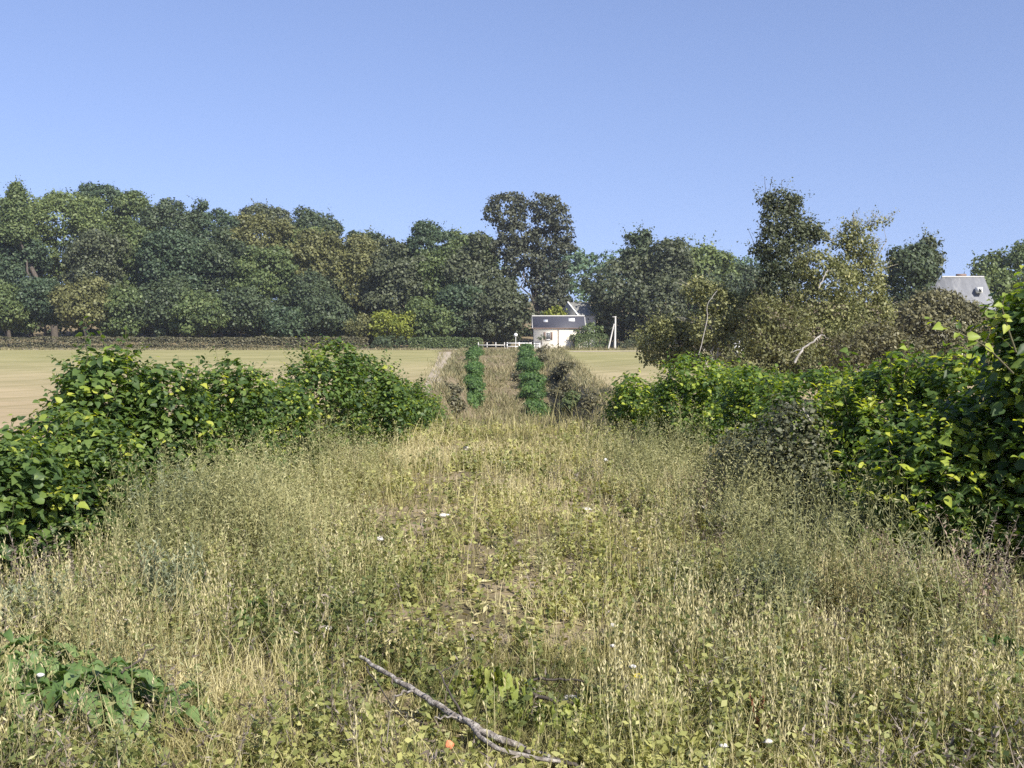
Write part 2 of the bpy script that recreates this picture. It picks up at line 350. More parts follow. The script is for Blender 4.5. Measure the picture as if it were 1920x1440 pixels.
def make_tree(name, cat, label, group, D, cx, cyy, rx, ry, mat, n=5200, size=.55, sub=11, base=None, lobes_px=None, seed=0,
              clump=.6, sprigs=0, trunk_r=None, spread=.62, tpl=CLUMP, jit=.6, bark=None, per=14, hang=False, tb=(.15, .85), limbs=6, extra=None):
    rng = np.random.RandomState(seed * 131 + int(cx) + int(D * 10)); s = D / F
    bx = px(base if base is not None else cx, 700, D)[0]
    root = empty(name, (bx, D, hz(bx, D) - .05), label, cat, group)
    lobes = []
    if lobes_px:
        for (x, y, a, b) in lobes_px:
            c = px(x, y, D); c[1] += rng.uniform(-.3, .3) * a * s; lobes.append((c, np.array([a * s, (a + b) / 2 * s, b * s])))
    else:
        c = px(cx, cyy, D); Rm = np.array([rx * s, rx * s * .9, ry * s]) * 1.08; lobes.append((c, Rm * .80))
        for i in range(sub + 3):
            d = sphere_dirs(1, rng)[0]
            if d[1] > .5: d[1] *= -1
            r = rng.choice([rng.uniform(.16, .26), rng.uniform(.26, .44)]) * min(rx, ry) * s
            lobes.append((c + d * (Rm * rng.uniform(.9, 1.12) - r * .85), np.array([r * rng.uniform(1, 1.4), r, r * rng.uniform(.75, 1.05)])))
    g = Geo(); crown(g, lobes, n, rng, size, clump, tpl=tpl, jit=jit, per=per, hang=hang, tb=tb)
    sp_l = []
    for q in range(sprigs):
        c_, r_ = lobes[rng.randint(len(lobes))]; d = sphere_dirs(1, rng)[0]; d[2] = abs(d[2]) * rng.uniform(.2, 1); d[1] = -abs(d[1]) * .6; d /= np.linalg.norm(d)
        a_ = c_ + r_ * d * .85; dd = d * np.array([1, .6, 1]) + np.array([0, 0, rng.uniform(.2, 1.2)]); L = size * rng.uniform(2.5, 6.5); b_ = a_ + dd / np.linalg.norm(dd) * L; sp_l.append((a_, b_))
    if sp_l:
        A = np.array([q[0] for q in sp_l]); B = np.array([q[1] for q in sp_l])
        for k_ in range(10):
            t_ = .15 + .85 * (k_ + rng.rand(len(A))) / 10; P_ = A + (B - A) * t_[:, None] + rng.normal(size=A.shape) * size * .35
            g.inst(tpl, P_, frames(rng.normal(size=A.shape) + np.array([0, -.3, .5]), rng), size * rng.uniform(.4, .9, len(A)), rng.uniform(tb[0], tb[1], len(A)))
    cc = np.mean([l[0] for l in lobes], 0); base_p = np.array([bx, D, hz(bx, D) - .2])
    tr = trunk_r or max(.12, np.linalg.norm(cc - base_p) * .022)
    tg = Geo(); P = limb_path(base_p, cc, rng, .02, 7); tg.tube(P, np.linspace(tr * 1.25, tr * .35, 7), 8)
    for i in rng.choice(len(lobes), min(limbs, len(lobes)), replace=False):
        a = P[rng.randint(2, 5)]; tg.tube(limb_path(a, lobes[i][0], rng, .06, 6), np.linspace(tr * .4, tr * .07, 6), 5)
    for a_, b_ in (sp_l[::2] if sprigs >= 60 else []): a_ = lobes[int(np.argmin([np.linalg.norm(l[0] - a_) for l in lobes]))][0]; tg.tube([a_, (a_ + b_) / 2 + rng.normal(size=3) * size * .1, b_], [tr * .06 + .01, tr * .05 + .008, .008], 4)
    tg.build('trunk', bark or M_bark, root, smooth=True)
    g.build('crown', mat, root)
    return root

G_W = 'trees of the wood beyond the field'
T = [  # label, D, cx, cy, rx, ry, mat
 ('dark spiky conifer top rising at the far left end of the wood skyline', 262, 30, 400, 20, 52, M_blue),
 ('green tree under the skyline at the far left edge of the wood', 256, 5, 425, 52, 60, M_mid),
 ('broad pale green sunlit tree below the highest hump of the wood', 252, 120, 420, 78, 74, M_pale),
 ('blue-green tree forming the highest hump of the wood skyline', 268, 195, 392, 48, 56, M_blue),
 ('mid green tree just right of the highest hump of the wood', 262, 255, 420, 42, 54, M_mid),
 ('dark flat-topped tree left of centre on the wood skyline', 252, 325, 440, 52, 62, M_dark),
 ('grey-green flat-topped tree on the wood skyline beside the dark one', 256, 405, 440, 52, 60, M_blue),
 ('brownish dome-shaped tree on the skyline above the olive crown', 264, 500, 430, 52, 45, M_brown),
 ('very dark tree at the right shoulder of the high wood skyline', 260, 588, 428, 40, 40, M_dark),
 ('olive yellow tree crown in the upper middle of the wood', 242, 480, 462, 60, 60, M_olive),
 ('pale green tree on the slope right of the olive crown', 246, 585, 480, 50, 58, M_pale),
 ('golden olive dome-shaped crown low on the right shoulder of the wood', 232, 600, 510, 62, 62, M_olive),
 ('small dark tree in the dip of the skyline right of the shoulder', 250, 685, 470, 36, 38, M_dark),
 ('brown-green tree in the dip of the skyline', 245, 740, 490, 44, 42, M_brown),
 ('blue-green pointed tree on the skyline left of the tall double-topped tree', 242, 808, 470, 44, 50, M_blue),
 ('loose green tree against the sky touching the tall double-topped tree', 240, 876, 478, 44, 46, M_mid),
 ('soft green tree filling the slope between the spiky conifer and the left edge', 238, 58, 478, 46, 52, M_mid),
 ('dark green tree in the middle tier at the far left edge', 232, 20, 510, 58, 70, M_blue),
 ('mid green tree in the middle tier below the spiky conifer top', 228, 105, 505, 58, 70, M_mid),
 ('brown-tinged tree in the middle tier under the highest hump', 226, 190, 515, 52, 68, M_brown),
 ('dark green tree in the middle tier with a pale neighbour above', 230, 262, 495, 50, 66, M_mid),
 ('dark blue-green tree in the middle tier below the flat-topped pair', 226, 340, 510, 58, 70, M_blue),
 ('dark tree in the middle tier left of the olive crown', 228, 420, 525, 52, 66, M_dark),
 ('deep green tree in the middle tier below the olive crown', 224, 500, 540, 54, 60, M_mid),
 ('dark tree in the middle tier under the golden dome-shaped crown', 222, 590, 570, 58, 50, M_dark),
 ('yellowish olive tree between the golden dome and the dip in the skyline', 226, 672, 530, 46, 62, M_olive),
 ('brown-green tree above the bright yellow-green bush', 222, 745, 545, 52, 58, M_brown),
 ('dark green tree in the middle tier right of the yellow-green bush', 224, 820, 540, 52, 62, M_mid),
 ('brownish tree tucked left of the tall double-topped tree', 222, 890, 530, 50, 64, M_brown),
 ('low dark green tree at the wood edge by the far left border', 214, 15, 580, 48, 42, M_mid),
 ('low blue-green tree at the wood edge over a dark hollow', 216, 85, 565, 46, 42, M_blue),
 ('low green tree with a pale bare trunk at the wood edge', 210, 162, 572, 44, 44, M_olive),
 ('low bushy tree with light green tips right of the pale trunk', 211, 232, 585, 44, 40, M_mid),
 ('low dark tree at the wood edge under the flat-topped pair', 212, 305, 575, 46, 48, M_dark),
 ('low pale green bushy tree at the wood edge left of centre', 209, 378, 592, 44, 38, M_mid),
 ('low dark blue-green tree beside the grey-blue young tree', 212, 455, 585, 44, 42, M_dark),
 ('grey-blue young tree at the wood edge behind the roadside hedge', 207, 535, 606, 32, 28, M_blue),
 ('low dark tree at the wood edge left of the yellow-green bush', 210, 612, 596, 42, 38, M_dark),
 ('low dark tree at the wood edge right of the yellow-green bush', 210, 812, 600, 44, 36, M_mid),
 ('soft drooping olive tree left of the white cottage', 213, 928, 585, 58, 55, M_brown),
 ('low green tree behind the hedge end left of the drooping olive tree', 212, 865, 580, 42, 46, M_blue),
]
for i, (lab, D, x, y, a, b, m) in enumerate(T):
    nm = 'conifer_tree' if 'conifer' in lab else 'broadleaf_tree'
    big = a * b * D * D / F / F
    kw = {}
    if 'conifer' in lab: kw = dict(lobes_px=[(30, 356, 4, 10), (30, 370, 9, 12), (30, 388, 14, 14), (30, 410, 20, 18), (30, 435, 26, 20)])
    if 'pale bare trunk' in lab: kw = dict(bark=M_pbark, trunk_r=.26)
    make_tree(nm, 'tree', lab, G_W, D, x, y + (12 if y < 500 else 0), a * (1.14 if y < 560 else 1.12), b * (1.17 if y < 500 else (1.25 if y < 560 else 1.0)), m, n=int(6000 + 260 * big), seed=i, size=.50, clump=.50, sub=20, per=12, sprigs=26, **kw)

# the tall tree with two crowns and a gap between them
make_tree('tall_tree', 'tree', 'tallest tree, dark double crown with a gap of sky, behind the white cottage', None, 222, 1000, 470, 80, 110, M_tall,
          lobes_px=[(925, 404, 20, 16), (938, 388, 26, 22), (960, 382, 26, 20), (948, 410, 28, 20), (972, 400, 14, 30), (1012, 382, 24, 18), (1030, 392, 26, 22),
                    (1048, 410, 20, 24), (1022, 418, 26, 22), (1058, 440, 18, 18), (970, 440, 34, 20), (1010, 455, 36, 24), (1050, 465, 26, 14), (950, 465, 30, 20),
                    (985, 485, 36, 20), (1030, 500, 34, 20), (1040, 535, 28, 26), (1002, 525, 20, 18), (1048, 570, 24, 24), (1020, 560, 16, 20), (960, 500, 22, 20)],
          n=17000, size=.50, clump=.5, base=1012, trunk_r=.55, limbs=16, seed=3)
# right-hand group beyond the poles
T2 = [
 ('dark brown-green tree with deep holes behind the leaning pole', 'broadleaf_tree', 214, 1165, 560, 66, 88, M_brown, 5200),
 ('narrow dark tree poking above the trees right of the cottage', 'broadleaf_tree', 216, 1197, 478, 24, 46, M_dark, 1800),
 ('tree with bare pale limbs in its rounded top right of the narrow dark tree', 'broadleaf_tree', 212, 1252, 500, 40, 56, M_brown, 3600),
 ('smooth pale green tree with a rounded top left of the ivy column', 'broadleaf_tree', 218, 1322, 508, 44, 50, M_pale, 3600),
 ('dark low tree under the skyline right of the smooth pale green tree', 'broadleaf_tree', 222, 1385, 540, 44, 48, M_dark, 3400),
 ('dark brown tree in the lower tier between poles and willow scrub', 'broadleaf_tree', 206, 1240, 575, 58, 66, M_brown, 4600),
 ('dark green tree in the lower tier left of the ivy column', 'broadleaf_tree', 204, 1340, 590, 60, 66, M_dark, 4600),
 ('dark tree with a rounded sunny top left of the grey roof', 'broadleaf_tree', 150, 1705, 520, 46, 66, M_dark, 5200),
 ('taller rounded crown right beside the dark tree near the grey roof', 'broadleaf_tree', 152, 1728, 500, 32, 50, M_brown, 3000),
 ('fresh green tree at the right edge behind the grey roof', 'broadleaf_tree', 190, 1900, 530, 72, 70, M_mid, 5200),
 ('small green tree between the grey roof and the right edge', 'broadleaf_tree', 186, 1850, 545, 40, 40, M_pale, 2600),
 ('low brownish tree just right of the grey roof', 'broadleaf_tree', 140, 1905, 610, 50, 45, M_brown, 3400),
]
for i, (lab, nm, D, x, y, a, b, m, n) in enumerate(T2):
    make_tree(nm, 'tree', lab, 'trees on the right beyond the field', D, x, y, a, b, m, n=int(n * 1.7), sprigs=24, seed=50 + i, size=.55 * D / 200, clump=.55 * D / 200)

# far green wood between the tall tree and the right group: one mass
def far_wood():
    g = Geo(); rng = np.random.RandomState(5); lobes = []
    for x in np.arange(1030, 1460, 13):
        D = 330 + rng.uniform(-15, 25); y = 492 + rng.uniform(-8, 8) + (x - 1100) * .03
        lobes.append((px(x, y, D), np.array([20, 18, 17]) * D / F * rng.uniform(.9, 1.2)))
        lobes.append((px(x, y + 32, D - 12), np.array([22, 18, 22]) * D / F)); lobes.append((px(x, y + 70, D - 20), np.array([24, 18, 26]) * D / F))
    for x in np.arange(1700, 1990, 16):
        D = 340; y = 590 - (x > 1860) * 70 + rng.uniform(-8, 8); lobes.append((px(x, y, D), np.array([22, 18, 24]) * D / F))
    for x in np.arange(-300, 1000, 26):
        D = 300; lobes.append((px(x, 545 + rng.uniform(-15, 15), D), np.array([30, 16, 60]) * D / F))
    crown(g, lobes, 34000, rng, .9, .7)
    return tag(g.build('distant_wood', M_hill), 'distant green woodland seen low between the nearer trees', 'wood', kind='stuff')
far_wood()

# understorey shade: dark thicket standing inside the wood behind the front trees
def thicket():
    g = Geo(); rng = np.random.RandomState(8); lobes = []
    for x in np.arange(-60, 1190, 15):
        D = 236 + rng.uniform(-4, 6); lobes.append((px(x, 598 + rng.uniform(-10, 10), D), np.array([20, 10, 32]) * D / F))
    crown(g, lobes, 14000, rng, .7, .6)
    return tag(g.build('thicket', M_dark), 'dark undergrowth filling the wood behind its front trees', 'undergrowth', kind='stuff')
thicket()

# bushes at the foot of the wood
make_tree('round_bush', 'bush', 'bright yellow-green rounded bush at the wood edge behind the hedge', None, 204, 732, 612, 44, 28, M_yel, n=3600, size=.4, clump=.4, seed=1)
make_tree('round_bush', 'bush', 'olive bush joined to the left side of the bright yellow-green bush', None, 205, 680, 616, 32, 26, M_olive, n=2400, size=.4, clump=.4, seed=2)
make_tree('round_bush', 'bush', 'small yellow-green bush showing above the cottage roof', None, 212, 1040, 588, 20, 14, M_yel, n=900, size=.4, clump=.35, seed=3)

# hedges along the road
def hedge(x0, x1, y0, y1, D, mat, label, n, name='hedge', depth=1.6, size=.3, top=.12, cl=.22):
    rng = np.random.RandomState(abs(int(x0)) + 11); a = px(x0, y0, D); b = px(x1, y1, D); zb = -2.65; L = b[0] - a[0]; H = a[2] - zb
    root = empty(name, ((a[0] + b[0]) / 2, D, zb), label, 'hedge', None)
    g = Geo(); k = rng.rand(n); face = rng.rand(n)
    x = a[0] + L * rng.rand(n); wob = 1 + top * 2 * (fbm(x * .6, x * 0, int(x0)) - .5)
    zz = np.where(face < .62, rng.rand(n), 1.0); yy = np.where(face < .62, 0, rng.rand(n) * depth)
    endr = np.clip(np.minimum(x - a[0], a[0] + L - x) / .5, 0, 1) ** .5
    P = np.stack([x, D + yy + rng.normal(0, .1, n), zb + H * wob * (.75 + .25 * endr) * zz + rng.normal(0, .06, n)], 1)
    nn = np.where((face < .62)[:, None], [0, -1, .35], [0, 0, 1.]) + rng.normal(size=(n, 3)) * .6
    t = np.clip(fbm(x * .9, zz * 3, 3) * .8 + rng.normal(0, .15, n), 0, 1)
    g.inst(CLUMP, P, frames(nn, rng), size * rng.uniform(.6, 1.3, n), t)
    g.build('foliage', mat, root)
    return root
hedge(-340, 690, 633, 653, 199, M_bramble, 'long low brownish hedge running along the far side of the field', 15000)
hedge(765, 905, 634, 654, 198, M_mid, 'clipped green hedge between the yellow-green bush and the rail fence', 3200)
hedge(1078, 1142, 627, 652, 194, M_mid, 'dark green clipped hedge against the right end of the cottage', 2200, size=.24, top=.03)
make_tree('round_bush', 'bush', 'dark green rounded clump set in the roadside hedge', None, 197, 728, 642, 32, 14, M_dark, n=1400, size=.3, clump=.25, seed=4)
make_tree('round_bush', 'bush', 'dull green shrub rising over the clipped hedge by the cottage', None, 197, 1104, 622, 26, 14, M_mid, n=1200, size=.32, clump=.28, seed=5)
make_tree('round_bush', 'bush', 'grey-green shrub leaning on the right corner of the cottage wall', None, 195.5, 1079, 634, 10, 12, M_brown, n=420, size=.28, clump=.22, seed=6)
make_tree('round_bush', 'bush', 'low brown scrub in front of the dark shade right of the poles', None, 194, 1205, 645, 42, 18, M_brown, n=1700, size=.34, clump=.3, seed=7)

# ------------------------------------------------------------------ white cottage
M_wall = surf_mat('cream_render', [(.3, (.78, .72, .58)), (.7, (.86, .81, .68))], .9, .9, .15)
M_slate = surf_mat('dark_slate', [(.3, (.034, .035, .046)), (.7, (.060, .060, .075))], 3, .6, .3, stretch=(1, 1, 3))
M_trim = surf_mat('pale_trim', [(.3, (.42, .41, .38)), (.7, (.52, .50, .46))], 4, .7, .1)
M_brn = surf_mat('brown_paint', [(.3, (.16, .105, .08)), (.7, (.22, .15, .12))], 4, .7, .1)
M_wht = surf_mat('white_paint', [(.3, (.74, .73, .69)), (.7, (.82, .81, .78))], 4, .6, .1)
m, t, p = new_mat('window_glass'); p.inputs['Base Color'].default_value = (.03, .035, .04, 1); p.inputs['Roughness'].default_value = .08; M_glass = m
M_sky = surf_mat('skylight_glass', [(.3, (.30, .33, .40)), (.7, (.42, .45, .52))], 4, .15, 0, spec=.8)

def gable_house(root, x0, x1, y0, dep, zb, ze, zr, ov=.25, eave=.3, wall=M_wall, roof=M_slate, trim=M_trim):
    g = Geo(); ym = y0 + dep / 2; y1 = y0 + dep
    V = [(x0, y0, zb), (x1, y0, zb), (x1, y1, zb), (x0, y1, zb), (x0, y0, ze), (x1, y0, ze), (x1, y1, ze), (x0, y1, ze), (x0, ym, zr - .12), (x1, ym, zr - .12)]
    g.poly(V, [(0, 1, 5, 4), (1, 2, 6, 9, 5), (2, 3, 7, 6), (3, 0, 4, 8, 7)]); g.build('wall', wall, root)
    sl = (zr - ze) / (dep / 2); r = Geo()
    for s_, ya in ((-1, y0 - eave), (1, y1 + eave)):
        zz = ze - eave * sl; th = .16
        a = [(x0 - ov, ya, zz), (x1 + ov, ya, zz), (x1 + ov, ym, zr), (x0 - ov, ym, zr)]
        b = [(p_[0], p_[1], p_[2] + th) for p_ in a]
        r.poly(a + b, [(0, 1, 2, 3), (4, 5, 6, 7), (0, 1, 5, 4), (1, 2, 6, 5), (3, 0, 4, 7)])
    ro = r.build('roof', roof, root)
    return ym, sl, ro
hx0, hx1, hy = px(1001, 650, 196)[0], px(1095, 650, 196)[0], 196.0
zb, ze, zr = -2.7, px(1040, 615, 196)[2], px(1040, 594.5, 199)[2]
house = empty('white_cottage', ((hx0 + hx1) / 2, hy, zb), 'small cream cottage with dark slate roof and brown shutters across the road', 'house')
ym, sl, roofo = gable_house(house, hx0, hx1, hy, 6, zb, ze, zr, eave=.12)
def rz_(y): return ze + (y - hy) * sl + .16
g = Geo()
for x in (hx0 - .25, hx1 + .25):      # verge boards
    a = np.array([(x, hy - .16, rz_(hy - .16) - .1), (x, ym, zr - .02)]); g.tube(a, [.13, .13], 4)
g.tube([(hx0 - .3, ym, zr + .2), (hx1 + .3, ym, zr + .2)], [.14, .14], 6)
g.build('ridge_trim', M_trim, roofo, origin=house.location)
g = Geo(); g.tube([(hx0 - .2, hy - .22, ze - .05), (hx1 + .2, hy - .22, ze - .05)], [.09, .09], 6); g.build('gutter', M_brn, house)
xd = px(1047, 630, 196)[0]
g = Geo(); g.tube([(xd, hy - .22, ze - .1), (xd, hy - .09, ze - .4), (xd, hy - .09, zb)], [.07, .07, .07], 6); g.build('downpipe', M_brn, house)
for (x, y, wv, hv, bright) in ((1023, 603, .8, .75, 0), (1072, 600, 1.15, .95, 1)):
    p_ = px(x, y, 197.6); yy = hy + 1.7 if not bright else hy + 2.0; zz = rz_(yy)
    n_ = np.array([0, -sl, 1.]); n_ /= np.linalg.norm(n_); u_ = np.array([1., 0, 0]); v_ = np.cross(n_, u_)
    cc = np.array([p_[0], yy, zz])
    for nm, ex, of, mt in (('skylight', .0, .03, M_wht if bright else M_trim), ('pane', -.1, .07, M_wht if bright else M_sky)):
        hw, hh = wv / 2 + ex, hv / 2 + ex; q = []
        for o_ in (of - .06, of):
            q += [cc + u_ * a * hw + v_ * b * hh + n_ * (o_ + .02) for a, b in ((-1, -1), (1, -1), (1, 1), (-1, 1))]
        gg = Geo().poly(np.array(q), [(4, 5, 6, 7), (0, 1, 5, 4), (1, 2, 6, 5), (2, 3, 7, 6), (3, 0, 4, 7)])
        if nm == 'skylight': fo = gg.build(nm, mt, roofo, origin=house.location)
        else: gg.build(nm, mt, fo, origin=house.location)
wx = px(1027.5, 630, 196)[0]; wz = px(1027, 630, 196)[2]
g = Geo()
for dx, dz, a, b in ((-.36, 0, .07, 1.35), (.36, 0, .07, 1.35), (0, .64, .65, .07), (0, -.64, .65, .07), (0, 0, .05, 1.21)):
    g.box((wx + dx, hy - .03, wz + dz), (a, .08, b))
wf = g.build('window', M_wht, house)
Geo().box((wx, hy - .005, wz), (.64, .02, 1.2)).build('pane', M_glass, wf, origin=house.location)
for s_ in (-1, 1):
    g = Geo().box((wx + s_ * .62, hy - .05, wz), (.40, .05, 1.42))
    for k in range(9): g.box((wx + s_ * .62, hy - .085, wz - .6 + k * .15), (.32, .03, .05))
    g.build('shutter', M_brn, house)
Geo().box((wx, hy - .07, wz - .73), (1.0, .15, .08)).build('sill', M_trim, wf, origin=house.location)
# small plants and bits by the cottage wall
def plant(name, label, cat, x, y, D, rx, ry, mat, n, size, clump, group=None, seed=0, tpl=KITE):
    return make_tree(name, cat, label, group, D, x, y, rx, ry, mat, n=n, size=size, clump=clump, seed=seed, sub=6, trunk_r=.04, limbs=4, tpl=tpl)
plant('wall_shrub', 'dark little shrub against the cottage wall left of its window', 'shrub', 1016, 633, 195.2, 6, 4, M_dark, 160, .22, .14, seed=1)
plant('flower_bed', 'low grey-green flower bed along the foot of the cottage wall', 'flower bed', 1035, 650, 195.3, 24, 4, M_bramble, 420, .22, .16, seed=2)
plant('flower_bed', 'low dull bed right of the downpipe at the cottage wall', 'flower bed', 1070, 651, 195.1, 18, 3, M_bramble, 300, .22, .16, seed=3)
# small white gate at the cottage's left corner
gp = px(1007, 650, 193.5); g0 = empty('garden_gate', (gp[0], 193.5, -2.6), 'small white garden gate by the left corner of the cottage', 'gate')
for dx in (-.5, .5): Geo().box((gp[0] + dx, 193.5, -2.0), (.12, .12, 1.25)).build('post', M_wht, g0)
g = Geo(); [g.box((gp[0], 193.5, z), (.88, .05, .09)) for z in (-2.35, -1.95, -1.55)]; g.build('gate_rail', M_wht, g0)
# white fence
def rail_fence(x0, x1, n, label, mat, rails=(.35, .95)):
    a = px(x0, 650, 195)[0]; b = px(x1, 650, 195)[0]; root = empty('rail_fence', ((a + b) / 2, 195, -2.6), label, 'fence')
    for x in np.linspace(a, b, n): Geo().box((x, 195, -1.95), (.16, .16, 1.32)).build('post', mat, root)
    for z in rails: Geo().box(((a + b) / 2, 194.89, -2.6 + z + .2), (b - a + .1, .05, .15)).build('rail', mat, root)
rail_fence(951, 996, 3, 'white post and rail fence left of the cottage', M_wht)
rail_fence(897, 946, 4, 'weathered dim post and rail fence left of the white one', M_trim, (.6,))
bp = px(967, 628, 197); g = Geo(); th = np.linspace(0, math.pi, 9); 
g.tube([(bp[0], 197, bp[2] - .34 * math.cos(q)) for q in th], [max(.03, .36 * math.sin(q)) for q in th], 12)
g.tube([(bp[0], 197, -2.6), (bp[0], 197, bp[2] - .36)], [.06, .06], 6)
tag(g.build('white_ball', M_wht, origin=(bp[0], 197, -2.6), smooth=True), 'small round white shape showing above the white rail fence', 'ball')  # unidentified round white object, given the shape of a ball on a post

# gable behind the cottage
bx0, bx1 = px(1066, 580, 214)[0], px(1094, 580, 214)[0]
h2 = empty('back_house', ((bx0 + bx1) / 2, 214, -2.6), 'grey roofed house half hidden in trees behind the cottage', 'house')
zr2 = px(1070, 567, 214)[2]; ze2 = px(1070, 592, 214)[2]
M_slate2 = surf_mat('weathered_slate', [(.3, (.17, .17, .155)), (.7, (.27, .265, .24))], 2, .7, .3)
xm = bx0 - .1
V = [(xm, 214, zr2), (bx1 + 1, 214.6, zr2), (bx1 + 2.4, 211, ze2), (xm + 1.9, 210.6, ze2), (xm, 218, ze2), (bx1 + 2, 218, ze2)]
g = Geo().poly(V, [(0, 3, 2, 1), (0, 1, 5, 4)]).build('roof', M_slate2, h2)
Geo().poly([(xm - 1.2, 212, -2.6), (bx1 + 2.2, 211.3, -2.6), (bx1 + 2.2, 211.3, ze2 - .03), (xm + 1.7, 210.9, ze2 - .03), (xm - .1, 214, zr2 - .05), (xm - 1.6, 217, ze2), (xm - 1.6, 217, -2.6)], [(0, 1, 2, 3), (0, 3, 4, 5, 6)]).build('wall', M_trim, h2)
Geo().tube([(xm - .05, 213.9, zr2 + .05), (xm + 1.85, 210.5, ze2)], [.19, .19], 4).build('bargeboard', M_wht, h2)

# utility pole with a raking strut
M_conc = surf_mat('pale_concrete', [(.3, (.50, .48, .44)), (.7, (.62, .60, .56))], 5, .85, .2)
pa = px(1153, 657, 193); zt = px(1153, 593, 193)[2]
po = empty('utility_pole', (pa[0], 193, -2.6), 'pale concrete utility pole with a raking strut right of the cottage', 'utility pole')
Geo().tube([(pa[0] - .02, 193, -2.8), (pa[0] + .06, 193, zt)], [.21, .14], 8).build('pole', M_conc, po, smooth=True)
pb = px(1140, 657, 193); pc = px(1152, 607, 193)
Geo().tube([(pb[0], 193, -2.8), (pc[0] - .05, 193, pc[2])], [.15, .11], 8).build('strut', M_conc, po, smooth=True)
Geo().box((pa[0] - .15, 192.95, zt - .12), (.75, .14, .12)).build('crossarm', M_conc, po)

# big grey hipped roof on the right
HD = 156
rt = px(1766, 519, HD); r2 = px(1845, 519, HD)
h3 = empty('grey_roofed_house', ((rt[0] + r2[0]) / 2, HD, -2.6), 'large house with steep pale grey hipped slate roof behind the rusty dome bush', 'house')
zt_ = rt[2]; e0 = px(1722, 590, HD - 3.4); e1 = px(1873, 590, HD - 3.4); zE = e1[2]
M_gslate = surf_mat('pale_grey_slate', [(.3, (.14, .145, .155)), (.55, (.19, .195, .205)), (.75, (.30, .30, .29))], .8, .8, .3, stretch=(1.6, 1, .35))
V = [(e0[0], HD - 3.4, zE), (e1[0], HD - 3.4, zE), (e1[0], HD + 4.6, zE), (e0[0], HD + 4.6, zE), (rt[0], HD, zt_), (r2[0], HD, zt_)]
ro = Geo().poly(V, [(0, 1, 5, 4), (1, 2, 5), (2, 3, 4, 5), (3, 0, 4)]).build('roof', M_gslate, h3)
Geo().tube([V[4], V[5]], [.12, .12], 5).build('ridge_trim', M_trim, ro, origin=h3.location)
g = Geo(); x0_, x1_ = e0[0] + .35, e1[0] - .35
g.poly([(x0_, HD - 3, -2.7), (x1_, HD - 3, -2.7), (x1_, HD + 4.2, -2.7), (x0_, HD + 4.2, -2.7), (x0_, HD - 3, zE + .1), (x1_, HD - 3, zE + .1), (x1_, HD + 4.2, zE + .1), (x0_, HD + 4.2, zE + .1)],
       [(0, 1, 5, 4), (1, 2, 6, 5), (2, 3, 7, 6), (3, 0, 4, 7)]); g.build('wall', M_wall, h3)
dp = px(1839, 544, HD - 2.4)
dm = Geo().box((dp[0], HD - 1.75, dp[2]), (.7, 1.0, .85)).build('dormer', M_wht, h3)
Geo().box((dp[0], HD - 2.27, dp[2]), (.34, .05, .5)).build('pane', M_glass, dm, origin=h3.location)
cp = px(1802, 514, HD + 1); Geo().box((cp[0], HD + 1, cp[2] - .2), (1.3, .6, .45)).build('chimney', M_brn, ro, origin=h3.location)
ax = px(1738, 536, HD + 1); a2 = px(1764, 536, HD + 1)
Geo().poly([(ax[0], HD + 1, ax[2]), (a2[0] + .2, HD + 1, ax[2]), (a2[0] + .4, HD - 3, ax[2] - 3), (ax[0] - 1.8, HD - 3, ax[2] - 3), (ax[0] - 1.8, HD + 5, ax[2] - 3), (a2[0] + .4, HD + 5, ax[2] - 3)], [(0, 3, 2, 1), (0, 1, 5, 4)]).build('annex_roof', M_slate2, h3)
lp = px(1320, 0, 150)
# scraps of buildings seen through the scrub
sp_ = px(1384, 635, 140); s0 = empty('garden_shed', (sp_[0], 140, -2.6), 'little white shed wall glimpsed through the willow scrub', 'shed')
Geo().box((sp_[0], 140, (sp_[2] - 2.6) / 2), (1.3, 1.5, sp_[2] + 2.6)).build('wall', M_wht, s0); Geo().box((sp_[0], 140, sp_[2] + .07), (1.6, 1.8, .1)).build('roof', M_slate, s0)

